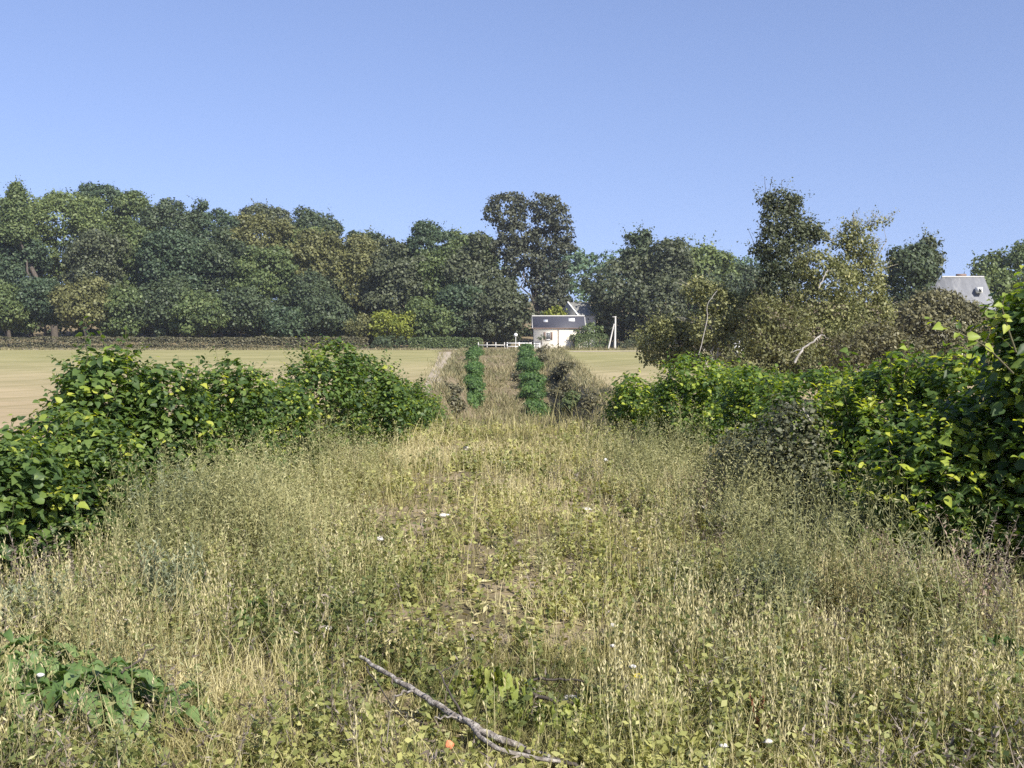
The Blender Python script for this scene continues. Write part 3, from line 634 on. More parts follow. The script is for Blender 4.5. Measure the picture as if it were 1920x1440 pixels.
# ------------------------------------------------------------------ willow scrub at middle distance on the right
G_S = 'scrub willows right of the corridor'
SC = [
 ('tall dark ivy-clad column tree with forked tip, highest on the right', 60, 1466, 470, M_brown, 9500, .17, .2,
   [(1440, 385, 11, 24), (1466, 375, 12, 20), (1486, 385, 11, 22), (1458, 415, 30, 30), (1480, 430, 28, 30), (1450, 455, 30, 34), (1490, 470, 30, 34), (1465, 500, 38, 36), (1455, 540, 40, 34), (1500, 535, 34, 34), (1516, 430, 20, 18), (1535, 445, 14, 12), (1420, 470, 12, 10)]),
 ('olive sunlit willow filling the space right of the ivy column', 56, 1545, 560, M_willow, 8500, .15, .2,
   [(1530, 500, 36, 28), (1560, 530, 40, 34), (1530, 570, 46, 36), (1580, 590, 40, 40), (1520, 630, 46, 40), (1570, 650, 44, 40)]),
 ('willow with wispy top twigs reaching right against the sky', 58, 1608, 520, M_willow, 9000, .15, .2,
   [(1598, 430, 14, 12), (1590, 450, 20, 18), (1615, 465, 26, 24), (1600, 500, 36, 32), (1632, 510, 24, 26), (1615, 550, 40, 36), (1640, 590, 34, 40), (1610, 620, 40, 40), (1560, 455, 8, 7), (1632, 425, 8, 6), (1655, 416, 9, 6)]),
 ('brown-green scrub tree with thin pale limbs below the smooth green tree', 62, 1320, 590, M_willow, 7500, .17, .2,
   [(1310, 545, 28, 22), (1340, 560, 34, 28), (1370, 590, 36, 34), (1330, 610, 40, 36), (1400, 580, 36, 36), (1420, 620, 40, 40), (1380, 650, 44, 36)]),
 ('round olive bush at the left end of the willow scrub', 66, 1250, 640, M_willow, 5200, .18, .2,
   [(1250, 615, 36, 22), (1220, 640, 30, 24), (1270, 645, 36, 26), (1300, 635, 28, 28), (1235, 665, 34, 20), (1290, 672, 40, 20)]),
 ('dark brown scrub willow in the centre under the ivy column', 52, 1450, 640, M_olive, 8200, .15, .2,
   [(1440, 590, 36, 32), (1480, 610, 38, 34), (1430, 640, 44, 38), (1480, 660, 46, 36), (1400, 690, 44, 30), (1450, 710, 46, 30), (1520, 700, 44, 30)]),
 ('low rusty scrub willow between the dead limb and the dome bush', 50, 1640, 660, M_rust, 7600, .14, .18,
   [(1600, 660, 44, 34), (1650, 640, 40, 36), (1690, 670, 42, 38), (1620, 700, 50, 30), (1680, 710, 50, 30), (1730, 690, 40, 34)]),
]
for i, (lab, D, x, y, m_, n, sz, cl, lob) in enumerate(SC):
    make_tree('scrub_willow', 'tree', lab, G_S, D, x, y, 10, 10, m_, n=int(n * 1.15), size=sz * 1.0, clump=cl * .8, lobes_px=lob, seed=80 + i, jit=.8, per=10, limbs=16, sprigs=130, tpl=KITE, trunk_r=.10, bark=M_pbark if i in (2, 3) else None)
make_tree('dome_bush', 'bush', 'large rusty brown dome-shaped bush in front of the grey roof', None, 84, 1765, 620, 10, 10, M_rust, n=22000, size=.26, clump=.24, seed=90,
          lobes_px=[(1760, 575, 54, 30), (1715, 600, 46, 36), (1810, 600, 46, 34), (1765, 620, 70, 44), (1840, 630, 34, 36), (1700, 650, 46, 40), (1800, 665, 64, 40), (1860, 660, 30, 40)], tpl=KITE)
# leaning bare limb
def bare(name, label, pts, D, r0, r1, mat, twigs=5, cat='dead branch', seed=0):
    rng = np.random.RandomState(seed + 5); P = np.array([px(x, y, D) for x, y in pts]); root = empty(name, (P[0][0], D, P[0][2]), label, cat)
    k = np.linspace(0, len(P) - 1, 12); Q = np.stack([np.interp(k, np.arange(len(P)), P[:, a]) for a in range(3)], 1); Q[1:-1] += rng.normal(size=(10, 3)) * r0 * .5
    Geo().tube(Q, np.linspace(r0, r1, 12), 7).build('limb', mat, root, smooth=True)
    for i in range(twigs):
        a = Q[rng.randint(3, 12)]; b = a + rng.normal(size=3) * np.array([.5, .2, .4]) * r0 * 10
        Geo().tube(limb_path(a, b, rng, .08, 5), np.linspace(r1 * .7, r1 * .2, 5), 5).build('twig', mat, root)
bare('dead_limb', 'pale bare dead limb slanting up in front of the willow scrub', [(1490, 680), (1505, 655), (1520, 643), (1540, 628)], 42, .05, .03, M_pbark, 4, seed=1)
bare('dead_limb', 'long thin pale bare stem rising inside the scrub below the smooth green tree', [(1310, 665), (1326, 600), (1326, 570), (1345, 545)], 57, .026, .015, M_pbark, 3, seed=2)
bare('dead_limb', 'short pale bare stem high in the olive willow', [(1535, 540), (1545, 520), (1552, 505)], 50, .035, .02, M_pbark, 2, seed=3)

# ------------------------------------------------------------------ corridor: two green rows, brambles
def bush(name, label, cat, group, x, Y, rx, ry, H, mat, n, size, tpl=LEAF, seed=0, stems=14, shoots=8, clump=.1, z0=None, zlow=.08, per=10, tb=(.05, .85), spread=1., yel=0):
    "a many-stemmed bush standing at (x, Y), H metres high"
    rng = np.random.RandomState(seed * 17 + 3); zb = hz(x, Y) if z0 is None else z0
    root = empty(name, (x, Y, zb - .03), label, cat, group)
    lobes = []
    nl = 9
    for i in range(nl):
        th = rng.uniform(0, 6.28); q = rng.uniform(.1, .62); zc = H * (zlow + (.92 - zlow) * ((i + .5) / nl)); taper = 1 - .45 * (zc / H) ** 2
        r = rng.uniform(.42, .6)
        lobes.append((np.array([x + math.cos(th) * rx * q * taper, Y + math.sin(th) * ry * q * taper, zb + min(zc, H * rng.uniform(.76, .95))]), np.array([rx * r, ry * r, H * .22 * rng.uniform(.75, 1.2)])))
    g = Geo(); crown(g, lobes, int(n * (.48 if tpl is LEAF else 1)), rng, size, clump, tpl=tpl, per=per, up=1.25 if tpl is LEAF else .7, jit=.5, tb=tb, front=False, flat=.5 if tpl is LEAF else .7)
    sg = Geo()
    for i in range(stems + shoots):
        th = rng.uniform(0, 6.28); q = rng.uniform(.2, .95) ** .7; hh = H * (rng.uniform(.7, 1.0) if i < stems else rng.uniform(1.05, 1.32)) * (1 - .3 * q * q)
        if i >= stems: q *= .8
        b = np.array([x + math.cos(th) * rx * q, Y + math.sin(th) * ry * q, zb + hh]); a = np.array([x + math.cos(th) * rx * .15, Y + math.sin(th) * ry * .15, zb - .05])
        P = limb_path(a, b, rng, .02, 7); P[:, 2] = a[2] + (b[2] - a[2]) * np.linspace(0, 1, 7) ** .8
        r0 = size * .10; sg.tube(P, np.linspace(r0, r0 * .3, 7), 5)
        nlf = 22 if i >= stems else 14
        tt = rng.uniform(.5, 1, nlf) if i < stems else np.linspace(.55, 1, nlf); kk = tt * 6
        Q = np.stack([np.interp(kk, np.arange(7), P[:, a_]) for a_ in range(3)], 1)
        out = rng.normal(size=(nlf, 3)) * np.array([1, 1, .25]); out[:, 2] -= .15
        nn = np.array([0, 0, 1.]) + rng.normal(size=(nlf, 3)) * .5
        tv = rng.uniform(tb[0], tb[1] + .08, nlf)
        g.inst(tpl, Q + norm(out) * size * .25, frames(nn, rng, out), size * rng.uniform(.55, 1.2, nlf) * (1.15 - .5 * (tt - .5)), tv)
    if tpl is LEAF:
        A = []; B = []; 
        for i in range(int(n / 42)):
            th = rng.uniform(0, 6.28); zz = rng.uniform(.12, 1.0) ** .8; rad = math.sqrt(max(.05, 1 - (zz * .9) ** 2)) * rng.uniform(.7, 1.08)
            if math.sin(th) > .45 and rng.rand() < .6: continue
            a = np.array([x + math.cos(th) * rx * rad * .85, Y + math.sin(th) * ry * rad * .85, zb + H * zz * .95])
            up_ = rng.uniform(-.15, .9) + (zz > .75) * .7; d = np.array([math.cos(th), math.sin(th), up_]); L = rng.uniform(.10, .34)
            A.append(a - d * L * .4); B.append(a + d / np.linalg.norm(d) * L)
        A = np.array(A); B = np.array(B); m = len(A); bt = rng.uniform(tb[0], tb[1], m)
        for i in range(0, m, 3): sg.tube([A[i], B[i]], [size * .045, size * .02], 4)
        for k in range(11):
            t = (k + .5) / 11; q = A + (B - A) * t; dd = norm(B - A); sd = np.stack([-dd[:, 1], dd[:, 0], np.zeros(m)], 1) * (1 if k % 2 else -1)
            out = dd * .6 + sd + rng.normal(size=(m, 3)) * .25 - np.array([0, 0, .25]); nn = np.array([0, 0, 1.]) + rng.normal(size=(m, 3)) * .45
            g.inst(tpl, q, frames(nn, rng, out), size * rng.uniform(.6, 1.25, m) * (1.15 - .55 * t), np.clip(bt + rng.normal(0, .12, m) + (t > .9) * .12, 0, 1))
    if yel:
        d = sphere_dirs(yel, rng); d[:, 1] = -np.abs(d[:, 1]); d[:, 2] = np.abs(d[:, 2]) * .9 + .1
        Q = np.array([x, Y, zb + H * .45]) + d * np.array([rx, ry, H * .55]) * .95
        g.inst(tpl, Q, frames(np.array([.2, -.5, .8]) + rng.normal(size=(yel, 3)) * .4, rng), size * rng.uniform(.9, 1.4, yel), rng.uniform(.92, 1, yel))  # lightest tints on the top and near side paint in backlit leaves
    sg.build('stem', M_stem, root); g.build('foliage', mat, root)
    return root

ordi = ['nearest', 'second nearest', 'third', 'fourth', 'fifth', 'sixth', 'farthest']
rowL = [(884, 754, 25), (884, 739, 23), (885, 724, 22), (886, 708, 21), (888, 692, 18), (889, 678, 16), (890, 667, 15)]
for i, (x, y, wv) in enumerate(rowL):
    p_ = ground_at(x, y); sc_ = p_[1] / F; lab = ('farthest' if i == len(rowL) - 1 else ordi[i])
    p_ = p_ + np.array([(-1) ** i * .12, 0, 0]); p_[2] = hz(p_[0], p_[1])
    bush('row_shrub', '%s fresh green shrub %sof the left green row in the corridor' % (lab, '' if 'est' in lab else 'from the front '), 'shrub', 'shrubs of the left green row', p_[0], p_[1], wv * sc_ * (.82 + .35 * ((i * 37) % 5) / 5), wv * sc_ * 4.2, wv * sc_ * (.75 + .5 * ((i * 23) % 4) / 4), M_row, 3200, .22, tpl=KITE, seed=100 + i, clump=.18, stems=8, shoots=3)
rowR = [(1000, 774, 29), (1002, 748, 29), (993, 725, 26), (993, 705, 25), (992, 690, 23), (989, 676, 20), (986, 664, 18)]
for i, (x, y, wv) in enumerate(rowR):
    p_ = ground_at(x, y); sc_ = p_[1] / F; lab = ('farthest' if i == len(rowR) - 1 else ordi[i])
    p_ = p_ + np.array([(-1) ** i * .2, 0, 0]); p_[2] = hz(p_[0], p_[1])
    bush('row_shrub', '%s fresh green shrub %sof the right green row in the corridor' % (lab, '' if 'est' in lab else 'from the front '), 'shrub', 'shrubs of the right green row', p_[0], p_[1], wv * sc_ * (.85 + .35 * ((i * 41) % 5) / 5), wv * sc_ * 4.2, wv * sc_ * (.75 + .5 * ((i * 29) % 4) / 4), M_row, 3600, .22, tpl=KITE, seed=120 + i, clump=.18, stems=8, shoots=3)
br = [(1060, 745, 34, 22, 'grey-brown bramble mound right of the nearest row shrubs'), (1048, 715, 26, 18, 'dull bramble mound midway along the right green row'), (1062, 700, 22, 16, 'dark bramble mound standing at the right field edge'),
      (1018, 680, 15, 13, 'small dark bramble hugging the far right green row'), (1015, 666, 12, 10, 'tiny dark bramble at the road end of the right green row'), (975, 715, 12, 14, 'dull bramble pressed against the left side of the right row'),
      (1075, 770, 30, 26, 'dark scrubby bramble at the lower right of the corridor'), (848, 770, 28, 20, 'brown bramble at the lower left mouth of the corridor'), (845, 738, 20, 12, 'straw brown bramble beside the pink bare path'), (1110, 765, 28, 22, 'olive scrub in front of the right field corner')]
for i, (x, y, rx_, hh, lab) in enumerate(br):
    p_ = ground_at(x, y); sc_ = p_[1] / F
    bush('bramble', lab, 'bramble', 'brambles in the corridor', p_[0], p_[1], rx_ * sc_, rx_ * sc_, hh * sc_ * 1.2, M_bramble if i != 6 else M_mid, 1500, .2, tpl=KITE, seed=140 + i, clump=.16, stems=8, shoots=2)

# ------------------------------------------------------------------ near bushes
G_L = 'broad-leaved bushes on the left of the path'; G_R = 'broad-leaved bushes on the right of the path'
# label, px centre x, distance, half width px, top y px, leaf size
LB = [
 ('lowest bush at the left edge, dark, with one bright round leaf', 0, 7.4, 170, 850, .088, 4200),
 ('left foreground bush with bright yellow-green leaf pair on dark leaves', 140, 8.2, 150, 815, .085, 4200),
 ('tall upright bush with leafy shoots breaking the field line at left', 195, 9.4, 100, 672, .085, 4200),
 ('full green bush between the tall left shoots and the rounded bushes', 320, 9.8, 118, 722, .083, 4600),
 ('rounded green bush in the middle of the left row', 440, 10.8, 112, 706, .083, 4400),
 ('dense bush whose foot meets the pinkish weeds at left', 510, 12.2, 105, 735, .083, 3600),
 ('high rounded bush peaking against the golden field', 610, 13.6, 105, 668, .083, 4400),
 ('spiky-topped bush sloping down toward the path', 690, 15.4, 88, 690, .083, 3600),
 ('yellowish bush near the path end of the left row', 755, 17.4, 70, 725, .083, 2800),
 ('last low bush of the left row beside the pink path', 802, 19.2, 45, 752, .083, 1700),
]
for i, (lab, x, D, hw, top, sz, n) in enumerate(LB):
    p_ = px(x, top, D); zb = hz(p_[0], D); H = (p_[2] - zb) * 1.06
    bush('leafy_bush', lab, 'bush', G_L, p_[0], D, hw * D / F, .50 + .02 * D, H, M_lime, int(n * 1.9), sz * (.74, .66, .80, .70, .64, .72, .66, .74, .70, .7)[i], seed=200 + i, clump=.07, stems=18, shoots=9, yel=(2, 3, 2, 2, 2, 0, 0, 1, 2, 0)[i], per=7, tb=(.05, .88))
RB = [
 ('huge bush filling the right edge with a black shaded hollow', 1995, 7.2, 140, 585, .085, 7000),
 ('right foreground bush with sunlit lime leaves drooping over weeds', 1770, 7.7, 165, 780, .085, 5000),
 ('bush with shiny yellow leaves along its top right of the scrub', 1830, 8.9, 125, 700, .085, 5000),
 ('wide green bush between the grey thorn bush and the right edge', 1650, 9.4, 160, 705, .085, 5200),
 ('green bush with scattered lime leaves under the dead limb', 1530, 11.4, 130, 705, .085, 3800),
 ('low olive-green bush left of the lime-leaved ones', 1420, 13.2, 110, 710, .083, 3400),
 ('bright green bush on the right facing the path end', 1290, 15.2, 95, 690, .083, 4200),
 ('bushy shoulder at the outer side of the bright green bush', 1350, 16.4, 70, 705, .083, 2600),
 ('last yellow-green bush of the right row by the field corner', 1195, 17.6, 66, 718, .083, 2800),
]
for i, (lab, x, D, hw, top, sz, n) in enumerate(RB):
    p_ = px(x, top, D); zb = hz(p_[0], D); H = (p_[2] - zb) * 1.05
    bush('leafy_bush', lab, 'bush', G_R, p_[0], D, hw * D / F, .50 + .02 * D, H, M_limeR, int(n * 1.8), sz * (.84, .78, .70, .74, .66, .70, .68, .72, .7)[i], seed=230 + i, clump=.07, stems=20, shoots=9, yel=(20, 44, 36, 20, 14, 3, 6, 3, 4)[i], per=7, tb=(.08, (.97, .97, .97, .93, .9, .88, .92, .88, .95)[i]))  # raised tint limits paint more sunlit highlights on the nearest bushes
# long arching shoot with yellow leaves against the dome bush
def shoot(label, pts, D, n, sz, seed):
    rng = np.random.RandomState(seed); P = np.array([px(x, y, D) for x, y in pts]); root = empty('leafy_shoot', P[0], label, 'shoot', None)
    k = np.linspace(0, len(P) - 1, 14); Q = np.stack([np.interp(k, np.arange(len(P)), P[:, a]) for a in range(3)], 1)
    Geo().tube(Q, np.linspace(.007, .003, 14), 5).build('stem', M_stem, root)
    kk = np.linspace(.35, 1, n) * 13; A = np.stack([np.interp(kk, np.arange(14), Q[:, a]) for a in range(3)], 1)
    out = rng.normal(size=(n, 3)) * np.array([1, .4, .5]); nn = np.array([.1, -.6, .6]) + rng.normal(size=(n, 3)) * .35
    Geo().inst(LEAF, A, frames(nn, rng, out), sz * rng.uniform(.6, 1.25, n), rng.uniform(.70, .96, n)).build('foliage', M_limeR, root)
shoot('yellow-leaved arching shoot pointing left against the rusty dome bush', [(1900, 700), (1850, 650), (1790, 620), (1735, 598)], 6.4, 8, .066, 1)
shoot('upright lime-leaved shoot against the grey roof corner', [(1905, 660), (1888, 610), (1878, 575), (1886, 550)], 6.4, 8, .064, 2)

# grey thorn bushes
th_ = [('dark small-leaved thorn bush with bare grey twigs right of the path', 1480, 9.4, 95, 775, 5600), ('low thin thorn bush in front of the low olive-green bush', 1390, 10.6, 75, 815, 2600)]
for i, (lab, x, D, hw, top, n) in enumerate(th_):
    p_ = px(x, top, D); zb = hz(p_[0], D)
    bush('thorn_bush', lab, 'bush', 'thorn bushes', p_[0], D, hw * D / F, .6, p_[2] - zb, M_thorn, n, .042, tpl=KITE, seed=260 + i, clump=.07, stems=26, shoots=14, per=8)
bare('bare_twig', 'forked pale bare twig inside the dark thorn bush', [(1545, 905), (1540, 850), (1530, 800), (1508, 770)], 9.5, .012, .006, M_pbark, 6, 'twig', 4)
bare('bare_twig', 'short pale twig leaning in the thorn bush top', [(1535, 815), (1520, 790), (1505, 765)], 9.3, .010, .006, M_pbark, 3, 'twig', 6)

# ------------------------------------------------------------------ ground vegetation
def ribbon(g, P, H, lean, wd, tint, rng, seg=3, power=2.0):
    "N blades: roots P (N,3), heights H, lean vectors (N,2), widths wd"
    N = len(P); th = rng.uniform(0, math.pi, N); sx = np.stack([np.cos(th), np.sin(th), np.zeros(N)], 1) * (wd / 2)[:, None]
    lv = []
    for t in np.linspace(0, 1, seg + 1):
        c = P + np.stack([lean[:, 0] * t ** power, lean[:, 1] * t ** power, H * (t - .25 * t * t * np.clip(np.hypot(lean[:, 0], lean[:, 1]) / (H + 1e-6), 0, 1.2))], 1)
        k = 1 - .85 * t ** 1.5; lv.append(c - sx * k); lv.append(c + sx * k)
    V = np.stack(lv, 1); m = 2 * (seg + 1)
    f = np.array([[2 * i, 2 * i + 1, 2 * i + 3, 2 * i + 2] for i in range(seg)])
    L = f.ravel()[None, :] + (np.arange(N) * m)[:, None]
    g.add(V, L, np.full(N * seg, 4), np.repeat(tint, seg))
    return (lv[-1] + lv[-2]) / 2

def scatter(n, rng, y0, y1, wmax, pw=1.0):
    "points on the embankment top, denser near the camera"
    y = y0 * (y1 / y0) ** (rng.rand(n) ** pw); half = np.minimum(.52 * y + .4, wmax); x = rng.uniform(-1, 1, n) * half
    return x, y

def bare_mask(x, y):
    "0 where the soil shows"
    b = fbm(x * 1.1 + 3, y * .8, 21, 3); path = np.exp(-((x + .35 + .25 * np.sin(y * .5)) / .7) ** 2) * .12
    for a_, b_, c_, d_ in ((-.75, 9.6, .5, .9), (-.6, 7.9, .5, .6), (.15, 6.1, .55, .35), (.8, 10.2, .5, .6), (.35, 4.95, .3, .22), (-1.5, 5.2, .3, .25)): path = path + .17 * np.exp(-((x - a_) / c_) ** 2 - ((y - b_) / d_) ** 2)
    return np.clip((b - .30 - path) / .12, 0, 1)
BRX = [(675, 1232), (800, 1308), (930, 1384), (1085, 1436)]
BRP = [px(a, b, 1.0) for a, b in BRX]
BRP = np.array([(np.array([0, 0, EYE]) + (q - [0, 0, EYE]) * (1.62 / (EYE - q[2])))[:2] for q in BRP])
BD = px(165, 1385, 4.7)[:2]; BD2 = px(60, 1310, 5.2)[:2]
def clear(x, y):
    "shorter growth where the fallen branch has pressed it down"
    k = np.linspace(0, 3, 25); bx = np.interp(k, range(4), BRP[:, 0]); by = np.interp(k, range(4), BRP[:, 1]); d = np.full(np.shape(x), 9.)
    for a, b in zip(bx, by): d = np.minimum(d, np.hypot((x - a), (y - b + .10) * .75))
    for a, b, q in ((BD[0], BD[1], .5), (BD2[0], BD2[1], .35)): d = np.minimum(d, .05 + .35 * np.clip(np.hypot(x - a, y - b) / q, 0, 9) ** 3)
    return .42 + .58 * S((d - .05) / .2)
def tallness(x, y):
    return .30 + 1.25 * fbm(x * .9, y * .6, 31, 3) * (.55 + .45 * S((np.abs(x) - .5) / 2.0))

def grassland():
    rng = np.random.RandomState(11)
    g = Geo(); n = 210000
    x, y = scatter(n, rng, 3.2, 19.5, 4.9); keep = rng.rand(n) < (.10 + .90 * bare_mask(x, y)); x, y = x[keep], y[keep]; n = len(x)
    # gather into tufts
    cx = np.round(x / .09 + rng.normal(0, .25, n)) * .09; cyv = np.round(y / .09 + rng.normal(0, .25, n)) * .09
    tf = rng.rand(n) < .7; x = np.where(tf, cx + rng.normal(0, .018, n), x); y = np.where(tf, cyv + rng.normal(0, .018, n), y)
    dist = S((y - 4) / 14)
    H = rng.gamma(4, .040, n) * tallness(x, y) * (1.15 - .25 * dist) * clear(x, y); lean = rng.normal(0, 1, (n, 2)) * (H * .42)[:, None] + np.array([.01, 0])
    P = np.stack([x, y, h(x, y) - .01], 1)
    tint = np.clip(-.36 + 1.5 * fbm(x * .8 + 9, y * .6, 41, 3) + rng.normal(0, .17, n) + .17 * dist + .04, 0, 1)
    ribbon(g, P, H, lean, rng.uniform(.003, .007, n) * (1 + 1.1 * dist), tint, rng)
    tag(g.build('grass', M_straw), 'mixed dry and green grass covering the old embankment', 'grass', kind='stuff')
    # seed stalks
    g = Geo(); nt_ = 900; tx, ty = scatter(nt_, rng, 3.4, 18.5, 3.6, .85); tk = rng.randint(4, 26, nt_); ix = np.repeat(np.arange(nt_), tk); n = len(ix)
    x = tx[ix] + rng.normal(0, .07, n) * (1 + ty[ix] / 12); y = ty[ix] + rng.normal(0, .08, n) * (1 + ty[ix] / 12); tH = rng.uniform(.55, 1.3, nt_)[ix]; y = np.maximum(y, 3.3)
    HX = dict(zip(range(0), range(0))); keep = rng.rand(n) < (.04 + .96 * np.clip((fbm(x * .8, y * .5, 51, 3) - .30) * 4, 0, 1)) * bare_mask(x, y); x, y, tH = x[keep], y[keep], tH[keep]; n = len(x)
    H = tH * rng.uniform(.24, .46, n) * (.6 + .5 * tallness(x, y)) * (1 - .15 * S((y - 9) / 8)) * clear(x, y); lean = rng.normal(0, .12, (n, 2)) * H[:, None]; P = np.stack([x, y, h(x, y) - .01], 1)
    tint = np.clip(rng.normal(.78, .14, n), 0, 1); tip = ribbon(g, P, H, lean, np.full(n, .004) * (1 + .8 * S((y - 5) / 10)), tint, rng)
    for k in range(7):
        q = tip - np.stack([lean[:, 0] * .1 * k / 2, lean[:, 1] * .1 * k / 2, H * .045 * k], 1) + rng.normal(0, .004, (n, 3))
        up = np.stack([rng.normal(0, .35, n), rng.normal(0, .35, n), np.ones(n)], 1)
        g.inst(KITE, q, frames(rng.normal(size=(n, 3)) * np.array([1, 1, .1]), rng, up), np.stack([rng.uniform(.015, .032, n), rng.uniform(.007, .013, n), np.full(n, .02)], 1), np.clip(tint + .1, 0, 1))
    tag(g.build('seed_grass', M_straw), 'straw coloured seed heads standing above the grass', 'grass', kind='stuff')
    # low leafy weeds
    g = Geo()
    n = 24000; x, y = scatter(n, rng, 3.1, 19.5, 4.9); keep = rng.rand(n) < (1 - .45 * S((y - 7) / 6)) * (.10 + .9 * np.clip((fbm(x * .75 + 5, y * .6, 61, 3) - .34) * 4, 0, 1)) * (.25 + .75 * bare_mask(x, y)); x, y = x[keep], y[keep]; n = len(x)
    H = (rng.gamma(3, .06, n) * tallness(x, y) + .05) * clear(x, y); lean = rng.normal(0, .25, (n, 2)) * H[:, None]; P = np.stack([x, y, h(x, y) - .01], 1)
    pt = np.clip(-.12 + 1.2 * fbm(x * .9, y * .8, 71, 3) + rng.normal(0, .15, n) + .25 * S((y - 6) / 8), 0, 1); ribbon(g, P, H, lean, np.full(n, .005), pt, rng)
    per = 15
    for k in range(per):
        t = (k + rng.rand(n)) / per; q = P + np.stack([lean[:, 0] * t ** 2, lean[:, 1] * t ** 2, H * t], 1)
        out = rng.normal(size=(n, 3)) * np.array([1, 1, .3]) + np.array([0, 0, .35]); nn = np.array([0, 0, 1.]) + rng.normal(size=(n, 3)) * .7
        sz = rng.uniform(.028, .068, n) * (1 - .4 * t) * (1 + .5 * S((y - 6) / 10))
        g.inst(KITE, q, frames(nn, rng, out), sz, np.clip(pt + rng.normal(0, .1, n), 0, 1))
    tag(g.build('weeds', M_green), 'low leafy green and yellowing weeds among the grass', 'weeds', kind='stuff')
    # thin dead stems
    g = Geo(); n = 5000; x, y = scatter(n, rng, 3.2, 18, 4.8); keep = rng.rand(n) < np.clip((fbm(x * .5 + 15, y * .5, 81, 3) - .40) * 5 + .25 * (np.abs(x) > 2), .04, 1); x, y = x[keep], y[keep]; n = len(x)
    H = rng.uniform(.12, .42, n) * clear(x, y); lean = rng.normal(0, .3, (n, 2)) * H[:, None]; P = np.stack([x, y, h(x, y) - .01], 1); ti = rng.uniform(.1, .9, n)
    ribbon(g, P, H, lean, np.full(n, .006), ti, rng)
    for k in range(8):
        t = .4 + .6 * rng.rand(n); q = P + np.stack([lean[:, 0] * t ** 2, lean[:, 1] * t ** 2, H * t], 1)
        g.inst(NARROW, q, frames(rng.normal(size=(n, 3)), rng, rng.normal(size=(n, 3)) * np.array([1, 1, .4]) + np.array([0, 0, .8])), rng.uniform(.015, .045, n), ti)
    tag(g.build('dead_stems', M_dead), 'thin brown dead weed stems through the grass', 'dead stems', kind='stuff')
    # litter
    g = Geo(); n = 30000; x, y = scatter(n, rng, 3.1, 18, 4.8); P = np.stack([x, y, h(x, y) + .008], 1)
    g.inst(NARROW, P, frames(np.array([0, 0, 1.]) + rng.normal(size=(n, 3)) * .25, rng), rng.uniform(.03, .12, n), rng.uniform(.3, 1, n))
    tag(g.build('grass_litter', M_straw), 'broken straw lying on the bare patches', 'litter', kind='stuff')
grassland()

def corridor_grass():
    rng = np.random.RandomState(12); g = Geo(); n = 60000
    y = 40 * (188 / 40) ** (rng.rand(n) ** .8); lim = np.interp(y, [40, 80, 188], [6.3, 5.9, 12.2]); limr = np.interp(y, [40, 80, 188], [6.3, 6.0, 9.0]); q = rng.rand(n); x = -lim + (lim + limr) * q
    m = fbm(x * .35, y * .12, 91, 3); keep = rng.rand(n) < np.clip((m - .30) * 5, .06, 1)
    pathx = np.interp(y, [60, 80, 115, 150, 176], [-5.6, -6.0, -7.6, -9.3, -10.5]); keep &= ~(np.abs(x - pathx) < np.interp(y, [60, 115, 176], [.1, .4, .9]) * (.3 + 1.4 * fbm(y * .4, x * 0, 8)))
    x, y, m = x[keep], y[keep], m[keep]; n = len(x); H = rng.gamma(3, .09, n) * (.6 + m); lean = rng.normal(0, .5, (n, 2)) * H[:, None]
    ribbon(g, np.stack([x, y, h(x, y) - .02], 1), H, lean, rng.uniform(.02, .06, n) * (1 + y / 120), np.clip(.1 + .7 * fbm(x * .5, y * .2, 95, 3) + rng.normal(0, .15, n), 0, 1), rng, seg=2)
    tag(g.build('rough_grass', M_corr), 'dry brown grass filling the corridor between the green rows', 'grass', kind='stuff')
    g = Geo(); n = 16000; x = rng.uniform(-105, 32, n); y = 189.2 + rng.normal(0, .7, n) * (.4 + fbm(x * .2, x * 0, 6)); H = rng.gamma(3, .10, n) * (.4 + 1.2 * fbm(x * .35, x * 0, 17))
    ribbon(g, np.stack([x, y, np.full(n, -2.6)], 1), H, rng.normal(0, .5, (n, 2)) * H[:, None], rng.uniform(.05, .12, n), rng.rand(n), rng, seg=2)
    for sd in (-1, 1):
        n = 5000 if sd > 0 else 1500; y = 60 * (188 / 60) ** rng.rand(n); e = np.interp(y, [32, 80, 188.5], [6.3, 5.9, 12.3] if sd < 0 else [6.3, 6.0, 8.2]); x = sd * (e + rng.normal(0, .5, n) + .8 * (fbm(y * .15, y * 0, 33) - .4)); H = rng.gamma(3, .08, n)
        ribbon(g, np.stack([x, y, np.full(n, -2.6)], 1), H, rng.normal(0, .5, (n, 2)) * H[:, None], rng.uniform(.03, .08, n), rng.rand(n), rng, seg=2)
    tag(g.build('verge_grass', M_corr), 'uneven dry grass fringe along the field edges and the road', 'grass', kind='stuff')
    # slopes of the embankment
    g = Geo(); n = 50000; x = rng.uniform(4.2, 9.5, n) * rng.choice([-1, 1], n); y = rng.uniform(3, 30, n)
    e = rng.rand(n) < .3; x = np.where(e, rng.uniform(-5, 5, n), x); y = np.where(e, rng.uniform(17, 30, n), y)
    H = rng.gamma(4, .08, n); lean = rng.normal(0, .3, (n, 2)) * H[:, None]
    ribbon(g, np.stack([x, y, h(x, y) - .02], 1), H, lean, rng.uniform(.006, .014, n), np.clip(rng.normal(.45, .2, n), 0, 1), rng)
    tag(g.build('slope_grass', M_straw), 'rough grass on the sides of the embankment', 'grass', kind='stuff')
corridor_grass()

